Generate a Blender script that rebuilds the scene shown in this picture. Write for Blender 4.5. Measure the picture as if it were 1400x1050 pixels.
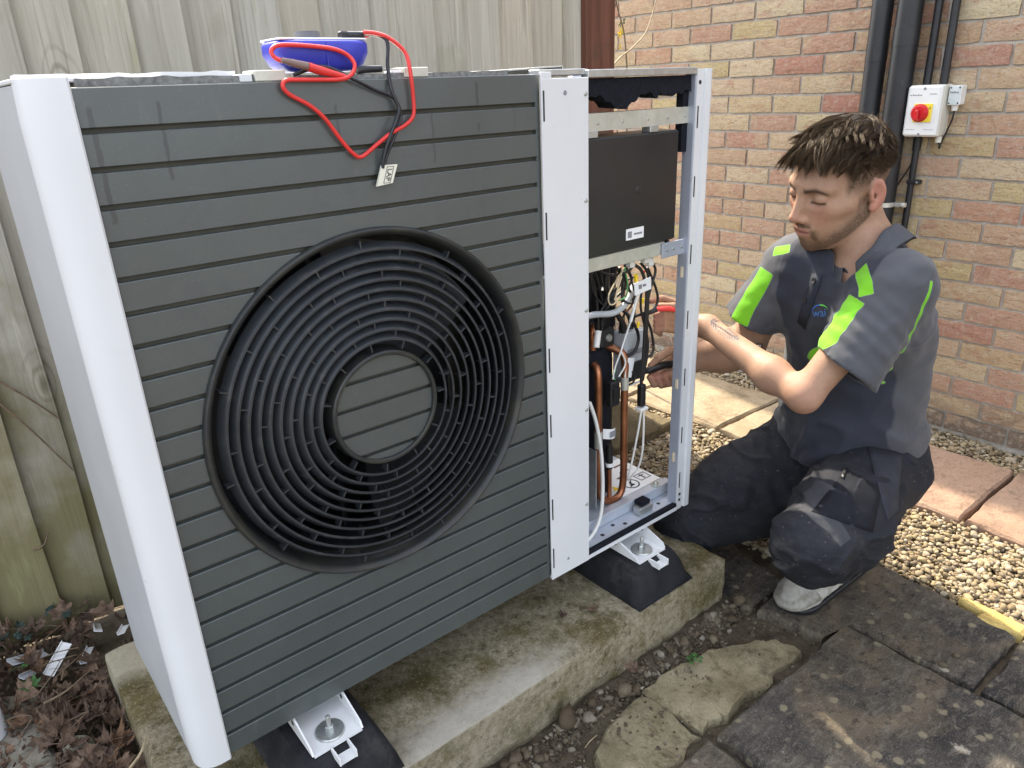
import bpy, math, random
import numpy as np
from mathutils import Vector, Matrix

for o in list(bpy.data.objects):
    bpy.data.objects.remove(o, do_unlink=True)
SC = bpy.context.scene
COL = SC.collection
random.seed(7)
RNG = np.random.default_rng(7)
rad = math.radians
GZ = -0.22                      # ground level (z = 0 is the lower edge of the unit's front panel)

# ------------------------------------------------------------------ camera
FPX, CX, CY = 1015.0, 700.0, 525.0
ROT = np.array([[0.7734965, -0.26256824, 0.57685448],
                [-0.63257845, -0.26332917, 0.72835586],
                [-0.03934051, -0.92828641, -0.3697792]])
CAMP = np.array([-0.1745, -0.95, 0.9282])
cd = bpy.data.cameras.new('camera')
cd.sensor_width = 36.0
cd.lens = FPX / 1400.0 * 36.0
cd.clip_start = 0.02
cd.clip_end = 500.0
cam = bpy.data.objects.new('camera', cd)
COL.objects.link(cam)
r_, d_, f_ = ROT[:, 0], ROT[:, 1], ROT[:, 2]
cam.matrix_world = Matrix(((r_[0], -d_[0], -f_[0], CAMP[0]), (r_[1], -d_[1], -f_[1], CAMP[1]),
                           (r_[2], -d_[2], -f_[2], CAMP[2]), (0, 0, 0, 1)))
SC.camera = cam

# ------------------------------------------------------------------ sky, sun, exposure
SUN_AZ = Vector((0.20, 1.0, 0)).normalized()      # direction towards the sun, on the ground
SUN_EL = rad(50)
wd = bpy.data.worlds.new('World')
SC.world = wd
wd.use_nodes = True
nt = wd.node_tree
nt.nodes.clear()
wo = nt.nodes.new('ShaderNodeOutputWorld')
bg = nt.nodes.new('ShaderNodeBackground')
sk = nt.nodes.new('ShaderNodeTexSky')
sk.sky_type = 'NISHITA'
sk.sun_disc = False
sk.sun_elevation = SUN_EL
sk.sun_rotation = math.atan2(SUN_AZ.x, SUN_AZ.y)
sk.air_density = 1.0
sk.dust_density = 3.0
sk.ozone_density = 1.0
hs = nt.nodes.new('ShaderNodeHueSaturation')
hs.inputs['Saturation'].default_value = 0.42
nt.links.new(sk.outputs[0], hs.inputs['Color'])
nt.links.new(hs.outputs[0], bg.inputs[0])
bg.inputs[1].default_value = 0.15
nt.links.new(bg.outputs[0], wo.inputs[0])
sl = bpy.data.lights.new('sun', 'SUN')
sl.energy = 2.0
sl.angle = rad(1.2)
sl.color = (1.0, 0.90, 0.74)
so = bpy.data.objects.new('sun', sl)
COL.objects.link(so)
so.rotation_euler = (-(SUN_AZ * math.cos(SUN_EL) + Vector((0, 0, math.sin(SUN_EL))))).to_track_quat('-Z', 'Y').to_euler()
so.location = (1, 3, 5)
SC.view_settings.view_transform = 'Standard'
SC.view_settings.look = 'None'
SC.view_settings.gamma = 1.0
SC.view_settings.use_curve_mapping = False
SC.view_settings.exposure = 2.3
SC.render.engine = 'CYCLES'


def at(px, py, axis, val):
    """a spot of the place: where the line of sight of a picture point meets the plane axis = val"""
    d = ROT @ np.array([px - CX, py - CY, FPX])
    return CAMP + d * ((val - CAMP[axis]) / d[axis])


def W(px, py, depth):
    return CAMP + ROT @ (np.array([px - CX, py - CY, FPX]) * depth / FPX)


# ------------------------------------------------------------------ object helpers
def world_mat(o):
    m = Matrix.LocRotScale(o.location, o.rotation_euler, o.scale)
    if o.parent is not None:
        m = world_mat(o.parent) @ o.matrix_parent_inverse @ m
    return m


def link(o, parent=None):
    COL.objects.link(o)
    if parent is not None:
        o.parent = parent
        o.matrix_parent_inverse = world_mat(parent).inverted()
    return o


def tag(o, label=None, cat=None, group=None, kind=None):
    if label: o['label'] = label
    if cat: o['category'] = cat
    if group: o['group'] = group
    if kind: o['kind'] = kind
    return o


def thing(name, loc, label=None, cat=None, group=None, kind=None):
    o = bpy.data.objects.new(name, None)
    o.empty_display_size = 0.05
    COL.objects.link(o)
    o.location = loc
    return tag(o, label, cat, group, kind)


def mesh_of(name, verts, faces, mat, smooth=None):
    me = bpy.data.meshes.new(name)
    me.from_pydata([tuple(map(float, v)) for v in verts], [], [tuple(map(int, f)) for f in faces])
    me.materials.append(mat)
    if smooth is not None:
        me.polygons.foreach_set('use_smooth', [True] * len(me.polygons))
        if smooth < 180:
            me.set_sharp_from_angle(angle=rad(smooth))
    me.update()
    return me


def fast_mesh(name, V, F, mat, smooth=True):
    """V (n,3) array, F (m,4) or (m,3) array"""
    me = bpy.data.meshes.new(name)
    V = np.asarray(V, np.float32); F = np.asarray(F, np.int32)
    m, k = F.shape
    me.vertices.add(len(V)); me.vertices.foreach_set('co', V.ravel())
    me.loops.add(m * k); me.loops.foreach_set('vertex_index', F.ravel())
    me.polygons.add(m)
    me.polygons.foreach_set('loop_start', np.arange(0, m * k, k, dtype=np.int32))
    me.polygons.foreach_set('loop_total', np.full(m, k, np.int32))
    me.polygons.foreach_set('use_smooth', np.full(m, smooth))
    me.materials.append(mat)
    me.update(calc_edges=True)
    me.validate()
    return me


def obj(name, me, parent=None):
    o = bpy.data.objects.new(name, me)
    return link(o, parent)


def catmull(pts, n=8):
    P = [np.array(p, float) for p in pts]
    if len(P) < 3:
        return [P[0] + (P[1] - P[0]) * t for t in np.linspace(0, 1, n + 1)]
    P = [2 * P[0] - P[1]] + P + [2 * P[-1] - P[-2]]
    out = []
    for i in range(1, len(P) - 2):
        for k in range(n):
            t = k / n
            a, b, c, d = P[i - 1], P[i], P[i + 1], P[i + 2]
            out.append(0.5 * ((2 * b) + (c - a) * t + (2 * a - 5 * b + 4 * c - d) * t * t + (3 * b - a - 3 * c + d) * t ** 3))
    out.append(P[-2])
    return out


class MB:
    def __init__(s):
        s.v = []; s.f = []

    def raw(s, V, F):
        b = len(s.v)
        s.v += [tuple(map(float, v)) for v in V]
        s.f += [tuple(b + i for i in f) for f in F]
        return s

    def box(s, x0, x1, y0, y1, z0, z1, c=0.0, M=None):
        if x1 < x0: x0, x1 = x1, x0
        if y1 < y0: y0, y1 = y1, y0
        if z1 < z0: z0, z1 = z1, z0
        c = min(c, (x1 - x0) * .49, (y1 - y0) * .49, (z1 - z0) * .49)
        if c <= 0:
            V = [(x, y, z) for x in (x0, x1) for y in (y0, y1) for z in (z0, z1)]
            F = [(0, 1, 3, 2), (4, 6, 7, 5), (0, 4, 5, 1), (2, 3, 7, 6), (0, 2, 6, 4), (1, 5, 7, 3)]
        else:
            V = []; idx = {}
            for i, x in enumerate((x0, x1)):
                for j, y in enumerate((y0, y1)):
                    for k, z in enumerate((z0, z1)):
                        sx, sy, sz = (1, -1)[i], (1, -1)[j], (1, -1)[k]
                        idx[i, j, k] = len(V)
                        V += [(x, y + sy * c, z + sz * c), (x + sx * c, y, z + sz * c), (x + sx * c, y + sy * c, z)]
            F = []
            for a in range(3):
                for side in (0, 1):
                    o = [q for q in range(3) if q != a]
                    ring = []
                    for u, w in ((0, 0), (1, 0), (1, 1), (0, 1)):
                        t = [0, 0, 0]; t[a] = side; t[o[0]] = u; t[o[1]] = w
                        ring.append(idx[tuple(t)] + a)
                    F.append(tuple(ring))
            for a in range(3):
                o = [q for q in range(3) if q != a]
                for u in (0, 1):
                    for w in (0, 1):
                        t = [0, 0, 0]; t[o[0]] = u; t[o[1]] = w
                        t0 = tuple(t); t[a] = 1; t1 = tuple(t)
                        F.append((idx[t0] + o[0], idx[t1] + o[0], idx[t1] + o[1], idx[t0] + o[1]))
            for t in idx.values():
                F.append((t, t + 1, t + 2))
        if M is not None:
            V = [tuple(M @ Vector(v)) for v in V]
        return s.raw(V, F)

    def tube(s, pts, r, n=8, cap=True, spline=0):
        P = catmull(pts, spline) if spline else [np.array(p, float) for p in pts]
        R = r if hasattr(r, '__len__') else [r] * len(P)
        if len(R) != len(P):
            R = np.interp(np.linspace(0, 1, len(P)), np.linspace(0, 1, len(R)), R)
        T = [P[min(i + 1, len(P) - 1)] - P[max(i - 1, 0)] for i in range(len(P))]
        T = [t / (np.linalg.norm(t) + 1e-12) for t in T]
        up = np.array([0, 0, 1.0]) if abs(T[0][2]) < .9 else np.array([1.0, 0, 0])
        u = np.cross(T[0], up); u /= np.linalg.norm(u)
        V = []; F = []
        for i, p in enumerate(P):
            u = u - T[i] * (u @ T[i]); u /= np.linalg.norm(u) + 1e-12
            w = np.cross(T[i], u)
            for k in range(n):
                a = 2 * math.pi * k / n
                V.append(p + (u * math.cos(a) + w * math.sin(a)) * R[i])
        for i in range(len(P) - 1):
            for k in range(n):
                F.append((i * n + k, i * n + (k + 1) % n, (i + 1) * n + (k + 1) % n, (i + 1) * n + k))
        if cap:
            F.append(tuple(range(n))[::-1]); F.append(tuple((len(P) - 1) * n + k for k in range(n)))
        return s.raw(V, F)

    def cyl(s, p0, p1, r0, r1=None, n=16):
        return s.tube([p0, p1], [r0, r0 if r1 is None else r1], n)

    def lathe(s, prof, M, n=48, close=False):
        """prof: (radius, height) pairs, height along local z; M places it"""
        V = []; F = []
        m = len(prof)
        for k in range(n):
            a = 2 * math.pi * k / n
            for r, h in prof:
                V.append(tuple(M @ Vector((r * math.cos(a), r * math.sin(a), h))))
        for k in range(n):
            for i in range(m if close else m - 1):
                j = (i + 1) % m
                a, b = k * m + i, k * m + j
                c, d = ((k + 1) % n) * m + j, ((k + 1) % n) * m + i
                F.append((a, b, c, d))
        return s.raw(V, F)

    def prism(s, poly, z0, z1, M=None):
        n = len(poly)
        V = [(p[0], p[1], z0) for p in poly] + [(p[0], p[1], z1) for p in poly]
        F = [tuple(range(n))[::-1], tuple(range(n, 2 * n))] + [(i, (i + 1) % n, n + (i + 1) % n, n + i) for i in range(n)]
        if M is not None:
            V = [tuple(M @ Vector(v)) for v in V]
        return s.raw(V, F)

    def build(s, name, mat, parent=None, smooth=None):
        me = mesh_of(name, s.v, s.f, mat, smooth)
        import bmesh
        bm = bmesh.new(); bm.from_mesh(me)
        bmesh.ops.recalc_face_normals(bm, faces=bm.faces)
        bm.to_mesh(me); bm.free()
        return obj(name, me, parent)


def vnoise(X, Y, Z, seed=0):
    """smooth value noise in -1..1 on arrays"""
    X, Y, Z = np.broadcast_arrays(np.asarray(X, np.float32), np.asarray(Y, np.float32), np.asarray(Z, np.float32))
    xi, yi, zi = np.floor(X).astype(np.int64), np.floor(Y).astype(np.int64), np.floor(Z).astype(np.int64)
    fx, fy, fz = X - xi, Y - yi, Z - zi
    fx, fy, fz = fx * fx * (3 - 2 * fx), fy * fy * (3 - 2 * fy), fz * fz * (3 - 2 * fz)

    def h(a, b, c):
        n = (a * 374761393 + b * 668265263 + c * 2147483647 + seed * 1274126177) & 0xffffffff
        n = ((n ^ (n >> 13)) * 1274126177) & 0xffffffff
        n = n ^ (n >> 16)
        return (n & 0xffff).astype(np.float32) / 32767.5 - 1
    r = 0
    for dx in (0, 1):
        for dy in (0, 1):
            for dz in (0, 1):
                r = r + h(xi + dx, yi + dy, zi + dz) * (fx if dx else 1 - fx) * (fy if dy else 1 - fy) * (fz if dz else 1 - fz)
    return r


def fbm(X, Y, Z, oct=3, seed=0):
    r = 0; a = 1.0
    for i in range(oct):
        r = r + a * vnoise(X * 2 ** i, Y * 2 ** i, Z * 2 ** i, seed + i); a *= .5
    return r


# ------------------------------------------------------------------ materials
class NT:
    def __init__(s, name):
        s.m = bpy.data.materials.new(name); s.m.use_nodes = True
        s.t = s.m.node_tree; s.t.nodes.clear()
        s.out = s.n('ShaderNodeOutputMaterial'); s.b = s.n('ShaderNodeBsdfPrincipled')
        s.l(s.b.outputs[0], s.out.inputs[0])
        s.geo = None

    def n(s, t, **k):
        x = s.t.nodes.new(t)
        for a, b in k.items(): setattr(x, a, b)
        return x

    def l(s, a, b): s.t.links.new(a, b)

    def pos(s, scale=(1, 1, 1), jitter=False):
        if s.geo is None: s.geo = s.n('ShaderNodeNewGeometry')
        mp = s.n('ShaderNodeMapping'); mp.inputs['Scale'].default_value = scale
        src = s.geo.outputs['Position']
        if jitter:
            src = s.n('ShaderNodeTexCoord').outputs['Object']
            ad = s.n('ShaderNodeVectorMath', operation='ADD'); mu = s.n('ShaderNodeMath', operation='MULTIPLY')
            mu.inputs[1].default_value = 37.0
            s.l(s.rnd(), mu.inputs[0]); s.l(src, ad.inputs[0]); s.l(mu.outputs[0], ad.inputs[1]); src = ad.outputs[0]
        s.l(src, mp.inputs[0])
        return mp.outputs[0]

    def rnd(s):
        if s.geo is None: s.geo = s.n('ShaderNodeNewGeometry')
        oi = s.n('ShaderNodeObjectInfo'); a = s.n('ShaderNodeMath', operation='ADD'); fr = s.n('ShaderNodeMath', operation='FRACT')
        s.l(oi.outputs['Random'], a.inputs[0]); s.l(s.geo.outputs['Random Per Island'], a.inputs[1]); s.l(a.outputs[0], fr.inputs[0])
        return fr.outputs[0]

    def noise(s, scale, detail=4, rough=.55, stretch=(1, 1, 1), dist=0.0, jitter=False):
        x = s.n('ShaderNodeTexNoise'); x.inputs['Scale'].default_value = scale; x.inputs['Detail'].default_value = detail
        x.inputs['Roughness'].default_value = rough; x.inputs['Distortion'].default_value = dist
        s.l(s.pos(stretch, jitter), x.inputs['Vector'])
        return x.outputs[0]

    def vor(s, scale, stretch=(1, 1, 1), feature='F1'):
        x = s.n('ShaderNodeTexVoronoi', feature=feature); x.inputs['Scale'].default_value = scale
        s.l(s.pos(stretch), x.inputs['Vector'])
        return x.outputs['Distance']

    def rng(s, v, lo, hi, a=0.0, b=1.0):
        x = s.n('ShaderNodeMapRange'); s.l(v, x.inputs[0])
        for i, q in enumerate((lo, hi, a, b)): x.inputs[i + 1].default_value = q
        return x.outputs[0]

    def math(s, op, a, b=None):
        x = s.n('ShaderNodeMath', operation=op)
        for i, q in enumerate((a, b)):
            if q is None: continue
            if hasattr(q, 'default_value') or hasattr(q, 'is_linked'): s.l(q, x.inputs[i])
            else: x.inputs[i].default_value = q
        return x.outputs[0]

    def ramp(s, v, stops, interp='LINEAR'):
        x = s.n('ShaderNodeValToRGB'); x.color_ramp.interpolation = interp
        e = x.color_ramp.elements
        while len(e) < len(stops): e.new(.5)
        for q, (p, c) in zip(e, stops): q.position = p; q.color = (*c, 1)
        s.l(v, x.inputs[0])
        return x.outputs[0]

    def mix(s, f, a, b, mode='MIX'):
        x = s.n('ShaderNodeMix', data_type='RGBA', blend_type=mode)
        for sock, q in ((x.inputs[0], f), (x.inputs[6], a), (x.inputs[7], b)):
            if isinstance(q, (int, float)): sock.default_value = q
            elif isinstance(q, tuple): sock.default_value = (*q, 1)
            else: s.l(q, sock)
        return x.outputs[2]

    def attr(s, name):
        x = s.n('ShaderNodeAttribute'); x.attribute_name = name
        return x.outputs['Fac']

    def xyz(s):
        if s.geo is None: s.geo = s.n('ShaderNodeNewGeometry')
        x = s.n('ShaderNodeSeparateXYZ'); s.l(s.geo.outputs['Position'], x.inputs[0])
        return x.outputs

    def bump(s, h, strength=.3, dist=.002):
        x = s.n('ShaderNodeBump'); x.inputs['Strength'].default_value = strength; x.inputs['Distance'].default_value = dist
        s.l(h, x.inputs['Height'])
        prev = s.b.inputs['Normal'].links
        if prev: s.l(prev[0].from_socket, x.inputs['Normal'])
        s.l(x.outputs[0], s.b.inputs['Normal'])

    def set(s, col=None, rough=None, metal=None, spec=None, **k):
        for nm, q in (('Base Color', col), ('Roughness', rough), ('Metallic', metal), ('Specular IOR Level', spec)):
            if q is None: continue
            i = s.b.inputs[nm]
            if isinstance(q, tuple): i.default_value = (*q, 1)
            elif isinstance(q, (int, float)): i.default_value = q
            else: s.l(q, i)
        for a, b in k.items(): s.b.inputs[a].default_value = b
        return s


def simple(name, col, rough=.5, metal=0.0, spec=.5, vary=.12, vscale=30, bump=0.0, bscale=200, dirt=None, **k):
    t = NT(name)
    n = t.noise(vscale, 5)
    c = t.mix(t.rng(n, .3, .7), tuple(x * (1 - vary) for x in col), tuple(min(1, x * (1 + vary)) for x in col))
    if dirt:
        c = t.mix(t.rng(t.noise(dirt[1], 6, .65), dirt[2], dirt[3], 0, dirt[4]), c, dirt[0])
    t.set(c, t.rng(t.noise(vscale * 1.7, 4), .3, .7, max(.02, rough - .07), min(1, rough + .07)), metal, spec, **k)
    if bump: t.bump(t.noise(bscale, 3), bump, .001)
    return t.m


# ================================================================== materials
def brick_material(name, stops, mark=.5):
    t = NT(name)
    c = t.ramp(t.rnd(), stops)
    blot = t.noise(9, 3, .5, (1, 1, 1.6), 0, True)
    c = t.mix(t.rng(blot, .57, .62, 0, .6), c, (.50, .37, .22))
    c = t.mix(t.rng(t.noise(14, 4, .6, (1, 1, 2), 0, True), .55, .7, 0, .55), c, (.40, .19, .13))
    c = t.mix(t.rng(t.noise(55, 7, .75), .50, .66, 0, .6), c, (.54, .46, .36))
    c = t.mix(t.rng(t.noise(34, 7, .75, (1, 1, 2.5), .6), .54, .64, 0, .55), c, (.24, .14, .095))
    c = t.mix(t.rng(t.noise(170, 5, .75), .55, .66, 0, .65), c, (.15, .10, .07))
    t.set(c, .9, 0, .25)
    t.bump(t.noise(30, 7, .7, (1, 1, 2.2), .8, True), .9, .010)
    t.bump(t.noise(170, 5, .75), .7, .003)
    return t.m


M = {}
M['brick'] = brick_material('brick', [(0.0, (0.445, 0.246, 0.161)), (.12, (0.534, 0.424, 0.260)), (.24, (0.468, 0.298, 0.194)), (.36, (0.478, 0.389, 0.188)),
                                      (.48, (0.523, 0.377, 0.249)), (.60, (0.412, 0.200, 0.139)), (.72, (0.568, 0.470, 0.299)), (.84, (0.489, 0.332, 0.216)), (.93, (0.422, 0.229, 0.161)), (1, (0.512, 0.424, 0.243))])
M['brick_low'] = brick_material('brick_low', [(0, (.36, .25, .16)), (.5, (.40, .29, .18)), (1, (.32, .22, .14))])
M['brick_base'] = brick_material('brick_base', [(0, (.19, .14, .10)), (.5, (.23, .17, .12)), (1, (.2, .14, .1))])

t = NT('mortar')
c = t.mix(t.rng(t.noise(40, 6, .7), .35, .7), (.36, .32, .27), (.50, .46, .40))
t.set(c, .95, 0, .2); t.bump(t.noise(220, 5, .7), .7, .002); M['mortar'] = t.m

t = NT('weathered_board')
g = t.noise(26, 8, .62, (1, 1, .045), .6, True)
g2 = t.noise(120, 4, .6, (1, 1, .02), 0, True)
base = t.ramp(t.rnd(), [(0, (0.435, 0.407, 0.334)), (.35, (0.506, 0.465, 0.378)), (.65, (0.459, 0.433, 0.369)), (1, (0.514, 0.458, 0.354))])
c = t.mix(t.rng(g, .36, .68, 0, .62), base, (0.269, 0.240, 0.189))
c = t.mix(t.rng(g2, .54, .70, 0, .5), c, (0.190, 0.163, 0.120))
g3 = t.noise(60, 6, .7, (0.791, 0.739, 0.063), 1.2, True)
c = t.mix(t.rng(g3, .56, .70, 0, .6), c, (0.569, 0.532, 0.442))
kn = t.vor(5.5, (1.0, .3, .42))
c = t.mix(t.rng(kn, .04, .085, .9, 0), c, (0.071, 0.052, 0.032))
kr = t.math('SINE', t.math('MULTIPLY', t.math('ADD', kn, t.math('MULTIPLY', g, .12)), 80.0))
c = t.mix(t.math('MULTIPLY', t.rng(kr, .2, 1, 0, .6), t.rng(kn, .08, .26, 1, 0)), c, (0.158, 0.122, 0.079))
z = t.xyz()[2]
alg = t.math('ADD', t.rng(z, -.2, .80, 1.05, 0.0), t.rng(t.noise(6, 5), .35, .65, -.3, .25))
c = t.mix(t.rng(alg, .15, .75, 0, .86), c, (.175, .150, .060))
c = t.mix(t.rng(t.noise(13, 5, .6, (1.2, 1, .22)), .62, .70, 0, .45), c, (.30, .31, .15))
t.set(c, .88, 0, .25); t.bump(g, .8, .005); t.bump(g2, .6, .003); M['board'] = t.m

t = NT('stained_post')
g = t.noise(30, 7, .62, (1, 1, .05), .5)
c = t.mix(t.rng(g, .3, .7), (.10, .042, .026), (.20, .085, .055))
c = t.mix(t.rng(t.noise(9, 4), .55, .7, 0, .7), c, (.075, .06, .04))
t.set(c, .8, 0, .25); t.bump(g, .4, .003); M['post'] = t.m

t = NT('soil')
n = t.noise(14, 7, .7)
c = t.mix(t.rng(n, .35, .65), (0.048, 0.036, 0.024), (0.147, 0.116, 0.080))
c = t.mix(t.rng(t.noise(55, 6, .7), .5, .72, 0, .6), c, (0.155, 0.125, 0.082))
c = t.mix(t.rng(t.noise(7, 5, .6), .55, .7, 0, .5), c, (0.066, 0.067, 0.024))
t.set(c, .95, 0, .2); t.bump(t.noise(90, 7, .75), .9, .006); t.bump(t.noise(380, 4, .7), .6, .0016); M['soil'] = t.m

t = NT('moss_concrete')
x, y, z = t.xyz()
n = t.noise(9, 8, .72)
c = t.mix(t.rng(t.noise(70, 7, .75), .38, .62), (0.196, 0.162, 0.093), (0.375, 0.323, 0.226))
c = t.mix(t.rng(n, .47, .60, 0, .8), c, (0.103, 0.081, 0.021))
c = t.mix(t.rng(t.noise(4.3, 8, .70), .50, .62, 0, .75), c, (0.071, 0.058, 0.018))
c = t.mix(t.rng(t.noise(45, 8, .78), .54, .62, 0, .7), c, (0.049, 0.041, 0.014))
# a band of pale concrete along the front edge, by the left foot
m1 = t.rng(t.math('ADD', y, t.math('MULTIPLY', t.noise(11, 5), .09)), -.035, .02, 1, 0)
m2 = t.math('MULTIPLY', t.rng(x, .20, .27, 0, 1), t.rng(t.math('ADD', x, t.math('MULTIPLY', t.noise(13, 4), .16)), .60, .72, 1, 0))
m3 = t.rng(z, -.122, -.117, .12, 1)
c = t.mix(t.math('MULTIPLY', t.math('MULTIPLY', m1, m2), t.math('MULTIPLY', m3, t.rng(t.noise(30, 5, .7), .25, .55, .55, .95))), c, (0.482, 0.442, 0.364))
m4 = t.math('MULTIPLY', t.rng(y, .41, .46, 0, 1), t.rng(x, .3, .1, 0, 1))  # sunlight on the back-left corner, painted into the concrete colour
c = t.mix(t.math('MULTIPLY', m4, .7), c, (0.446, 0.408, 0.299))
c = t.mix(t.rng(t.noise(190, 5, .75), .57, .66, 0, .75), c, (0.446, 0.391, 0.299))
c = t.mix(t.rng(t.noise(240, 5, .75), .60, .68, 0, .7), c, (0.054, 0.047, 0.024))
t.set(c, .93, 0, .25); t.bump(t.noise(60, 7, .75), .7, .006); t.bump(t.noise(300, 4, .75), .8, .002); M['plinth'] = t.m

t = NT('dark_slate')
n = t.noise(7, 8, .70)
c = t.mix(t.rng(n, .38, .62), (0.025, 0.023, 0.022), (0.081, 0.070, 0.056))
c = t.mix(t.rng(t.noise(3.6, 7, .68, (1, 1, 1), 1.0), .48, .66, 0, .85), c, (0.158, 0.120, 0.075))
c = t.mix(t.rng(t.noise(30, 8, .78, (1, 2.6, 1), .8), .50, .64, 0, .85), c, (0.167, 0.144, 0.111))
c = t.mix(t.rng(t.noise(48, 8, .75), .53, .62, 0, .7), c, (0.017, 0.015, 0.014))
lich = t.math('ADD', t.vor(24), t.math('MULTIPLY', t.noise(70, 5, .7), .45))
c = t.mix(t.math('MULTIPLY', t.rng(lich, .38, .46, .95, 0), t.rng(t.noise(5, 3), .40, .50, 0, 1)), c, (0.225, 0.190, 0.122))
lic2 = t.math('ADD', t.vor(17, (1.1, .8, 1)), t.math('MULTIPLY', t.noise(60, 5, .75), .55))
c = t.mix(t.math('MULTIPLY', t.rng(lic2, .40, .46, .95, 0), t.rng(t.noise(8, 3), .50, .57, 0, 1)), c, (0.384, 0.338, 0.264))
c = t.mix(t.rng(t.noise(300, 4, .75), .57, .68, 0, .75), c, (0.283, 0.248, 0.194))
t.set(c, t.rng(n, .3, .7, .70, .9), 0, .35); t.bump(t.noise(22, 8, .75, (1, 2.0, 1), .6), .8, .008); t.bump(t.noise(200, 5, .75), .6, .002); M['slate'] = t.m


def slab_mat(name, a, b, d, bumpst=(1.4, 1, 1)):
    t = NT(name)
    c = t.mix(t.rng(t.noise(8, 7, .66), .35, .65), a, b)
    c = t.mix(t.rng(t.noise(30, 8, .78, bumpst, .8), .50, .64, 0, .8), c, d)
    c = t.mix(t.rng(t.noise(11, 8, .75), .52, .66, 0, .6), c, tuple(q * .6 for q in d))
    c = t.mix(t.rng(t.noise(260, 4, .75), .56, .68, 0, .6), c, tuple(min(1, q * 1.5) for q in b))
    c = t.mix(t.rng(t.noise(150, 4, .7), .58, .75, 0, .5), c, tuple(q * .45 for q in a))
    t.set(c, .92, 0, .25); t.bump(t.noise(26, 8, .7, bumpst, .8), .7, .006); t.bump(t.noise(220, 4, .7), .45, .0015)
    return t.m


M['pink_slab'] = slab_mat('pink_slab', (0.272, 0.172, 0.116), (0.336, 0.228, 0.160), (0.176, 0.112, 0.076), (1, 1.6, 1))
M['tan_slab'] = slab_mat('tan_slab', (0.248, 0.188, 0.116), (0.320, 0.256, 0.168), (0.192, 0.140, 0.084))
M['old_stone'] = slab_mat('old_stone', (0.144, 0.119, 0.065), (0.306, 0.264, 0.168), (0.086, 0.068, 0.032))
M['grey_stone'] = slab_mat('grey_stone', (0.154, 0.136, 0.100), (0.270, 0.246, 0.199), (0.090, 0.085, 0.061))
M['brown_stone'] = slab_mat('brown_stone', (0.111, 0.085, 0.047), (0.170, 0.136, 0.076), (0.076, 0.055, 0.030))
M['yellow_stone'] = slab_mat('yellow_stone', (0.468, 0.340, 0.111), (0.561, 0.425, 0.162), (0.408, 0.281, 0.085))

t = NT('gravel')
c = t.ramp(t.rnd(), [(0, (0.245, 0.184, 0.101)), (.16, (0.360, 0.295, 0.194)), (.30, (0.173, 0.119, 0.061)), (.45, (0.317, 0.252, 0.151)), (.58, (0.403, 0.353, 0.266)),
                     (.70, (0.230, 0.162, 0.083)), (.82, (0.108, 0.086, 0.065)), (.9, (0.288, 0.216, 0.115)), (1, (0.331, 0.259, 0.137))])
c = t.mix(t.rng(t.noise(90, 5, .65), .45, .7, 0, .45), c, (0.216, 0.158, 0.086))
t.set(c, .72, 0, .35); t.bump(t.noise(300, 4, .7), .35, .001); M['gravel'] = t.m

t = NT('rubble')
c = t.ramp(t.rnd(), [(0, (0.117, 0.090, 0.058)), (.3, (0.074, 0.055, 0.036)), (.55, (0.164, 0.133, 0.090)), (.75, (0.094, 0.070, 0.047)), (.9, (0.203, 0.172, 0.125)), (1, (0.265, 0.234, 0.187))])
c = t.mix(t.rng(t.noise(120, 5, .7), .45, .7, 0, .6), c, (0.070, 0.055, 0.035))
t.set(c, .95, 0, .2); t.bump(t.noise(260, 5, .7), .8, .0015); M['rubble'] = t.m

t = NT('dead_leaf')
c = t.ramp(t.rnd(), [(0, (0.096, 0.060, 0.040)), (.25, (0.160, 0.104, 0.068)), (.45, (0.068, 0.044, 0.032)), (.62, (0.208, 0.136, 0.088)), (.8, (0.120, 0.080, 0.060)), (1, (0.240, 0.136, 0.072))])
c = t.mix(t.rng(t.noise(80, 6, .7), .46, .62, 0, .75), c, (0.048, 0.030, 0.022))
c = t.mix(t.rng(t.noise(30, 5, .65), .55, .66, 0, .6), c, (0.240, 0.172, 0.120))
t.set(c, .8, 0, .3); t.bump(t.noise(150, 4, .6), .5, .0015); M['leaf'] = t.m
M['green_leaf'] = simple('green_leaf', (.05, .13, .03), .5, vary=.4, vscale=60)
M['yellow_petal'] = simple('yellow_petal', (.75, .55, .03), .55, vary=.2)
M['twig'] = simple('twig', (.17, .12, .075), .85, vary=.3, vscale=80, bump=.4)
M['pale_straw'] = simple('pale_straw', (.42, .33, .2), .8, vary=.25, vscale=60)
M['dark_ivy'] = simple('dark_ivy', (.016, .035, .026), .5, vary=.4, vscale=50)

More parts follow.
